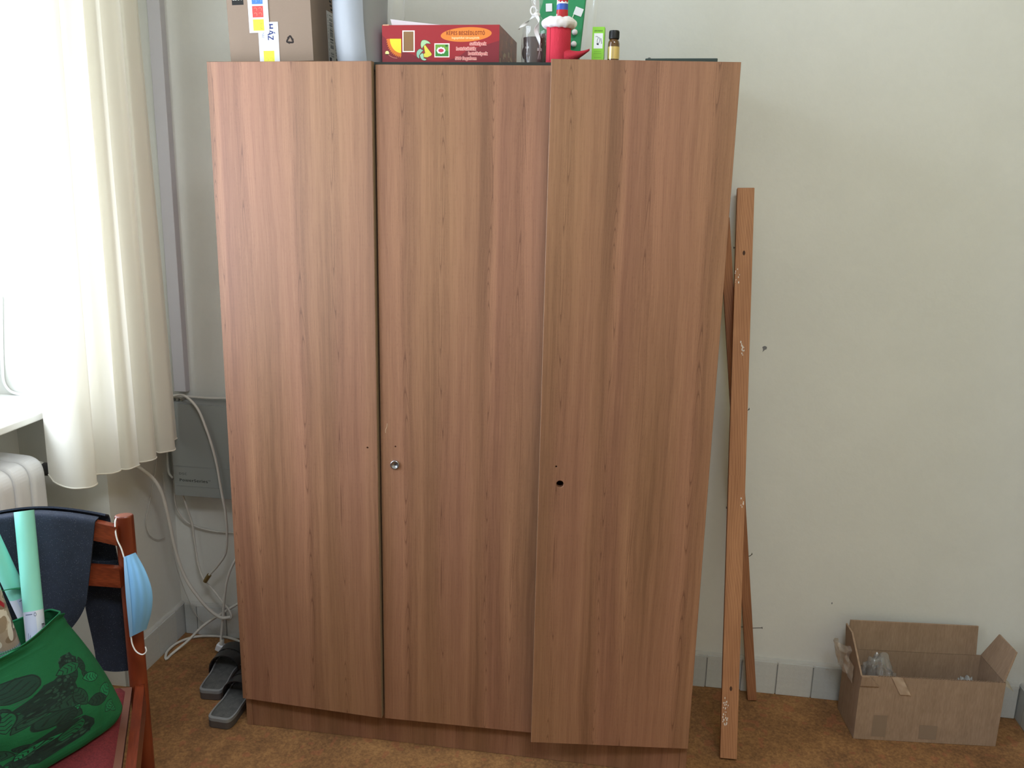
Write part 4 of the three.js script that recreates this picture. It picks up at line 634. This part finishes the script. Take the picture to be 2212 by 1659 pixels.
  const rimPts = []; for (let k = 0; k <= 80; k++) rimPts.push(wall(k / 80, 0.992)); part('bag_rim', tube(rimPts, 0.0022, 160, 6), std(0.006, 0.16, 0.06, 0.9), g);
  // flopped handles
  const strap = (pts, tw) => { const c = new THREE.CatmullRomCurve3(pts); return solid(40, 3, (u, v) => { const p = c.getPoint(u); return p.addScaledVector(V(0.2, 0.35, 0.9), (v - 0.5) * tw); }, 0.0016); };
  const top = (u) => wall(u, 0.97), greenCloth = std(0.005, 0.15, 0.055, 0.9, { side: THREE.DoubleSide });
  const h0 = top(0.20), h1 = top(0.40); part('handle', strap([h0, h0.clone().add(V(0.01, 0.03, 0.0)), h0.clone().lerp(h1, 0.5).add(V(0.03, 0.012, 0)), h1.clone().add(V(0.008, 0.012, 0)), h1], 0.026), greenCloth, g);
  const k0 = top(0.62), k1 = top(0.86); part('handle', strap([k0, k0.clone().add(V(-0.01, 0.06, 0)), k0.clone().lerp(k1, 0.5).add(V(-0.02, 0.09, 0)), k1.clone().add(V(-0.01, 0.06, 0)), k1], 0.026), greenCloth, g);
}
{ // rolls of mint-green paper and packages standing in the bag
  const mint = canvas(512, 1024, (x, w, h) => {
    x.fillStyle = 'rgb(140,219,204)'; x.fillRect(0, 0, w, h); const y0 = h * 0.56; x.fillStyle = '#d7dbea'; x.fillRect(0, y0, w, h - y0);
    x.fillStyle = '#c3cbea'; x.fillRect(w * 0.05, y0, w * 0.20, h - y0); x.fillStyle = '#59628c'; for (let k = 0; k < 5; k++) x.fillRect(w * 0.10 + k * 16, y0 + 120 + k * 12, 4, 190 - 10 * k); x.fillRect(w * 0.08, y0 + 14, 60, 5); x.strokeStyle = '#39405e'; x.lineWidth = 3; x.beginPath(); x.arc(w * 0.24, y0 + 20, 9, 0, 7); x.stroke();
    x.fillStyle = '#2a2a2e'; for (let k = 0; k < 12; k++) x.fillRect(w * 0.335, y0 + 80 + k * 9, 40, k % 3 ? 4 : 6); x.fillRect(w * 0.315, y0 + 110, 5, 60);
  });
  const photo = canvas(512, 1024, (x, w, h) => {
    x.fillStyle = 'rgb(140,219,204)'; x.fillRect(0, 0, w, h); const y0 = h * 0.50; x.fillStyle = '#a99482'; x.fillRect(0, y0, w, h - y0); const r = rng(401);
    for (let k = 0; k < 70; k++) { x.fillStyle = ['#8a735f', '#c7b5a2', '#6f5a4a', '#d9cdbf', '#9c8672'][Math.floor(r() * 5)]; x.beginPath(); x.ellipse(r() * w, y0 + 30 + r() * (h - y0), 20 + 40 * r(), 12 + 22 * r(), r() * 3, 0, 7); x.fill(); }
    x.fillStyle = '#a3202e'; for (let k = 0; k < 3; k++) { x.save(); x.translate(w * (0.12 + 0.3 * k), y0 + 20); x.rotate(0.9); x.fillRect(0, 0, 90, 26); x.restore(); } x.fillStyle = '#93a6a8'; x.fillRect(0, h - 150, w, 150); x.fillStyle = '#5c7072'; for (let k = 0; k < 30; k++) x.fillRect(k * 17, h - 150, 6, 150);
  });
  const roll = (label, top, foot, r, map, spin) => {
    const A = V(...foot), B = V(...top), L = A.distanceTo(B), g = thing('paper_roll', label, 'paper roll', foot);
    g.quaternion.setFromUnitVectors(V(0, 1, 0), B.clone().sub(A).normalize());
    const m = part('roll_body', new THREE.CylinderGeometry(r, r, L, 40, 1, true).rotateY(spin).translate(0, L / 2, 0), std(1, 1, 1, 0.42, { map, side: THREE.DoubleSide }), g);
    const coil = []; for (let k = 0; k <= 90; k++) { const q = r * (0.97 - 0.5 * k / 90), a = k * 0.21; coil.push(V(q * Math.cos(a), L - 0.001, q * Math.sin(a))); }
    part('roll_core', tube(coil, 0.0007, 180, 4), std(0.35, 0.66, 0.60, 0.6), g);
    part('roll_end', new THREE.RingGeometry(r * 0.45, r * 0.99, 32).rotateX(-Math.PI / 2).translate(0, L - 0.004, 0), std(0.35, 0.66, 0.60, 0.6, { side: THREE.DoubleSide }), g);
    return g;
  };
  const p1 = pix(52, 1104, 0, -0.905), f1 = pix(88, 1490, 0, -0.83); roll('upright mint green paper roll with barcode label in the bag', p1.toArray(), f1.toArray(), 0.0185, mint, -0.69);
  const p2 = pix(-40, 1120, 0, -0.955), f2 = pix(96, 1410, 0, -0.895); roll('slanting mint green paper roll behind the upright roll in the bag', p2.toArray(), f2.toArray(), 0.0175, mint, 0.2);
  const p3 = pix(-85, 1110, 0, -0.935), f3 = pix(34, 1440, 0, -0.885); roll('slanting mint green paper roll with photo label in the bag', p3.toArray(), f3.toArray(), 0.021, photo, 0.4);
}

renderer.render(scene, camera);
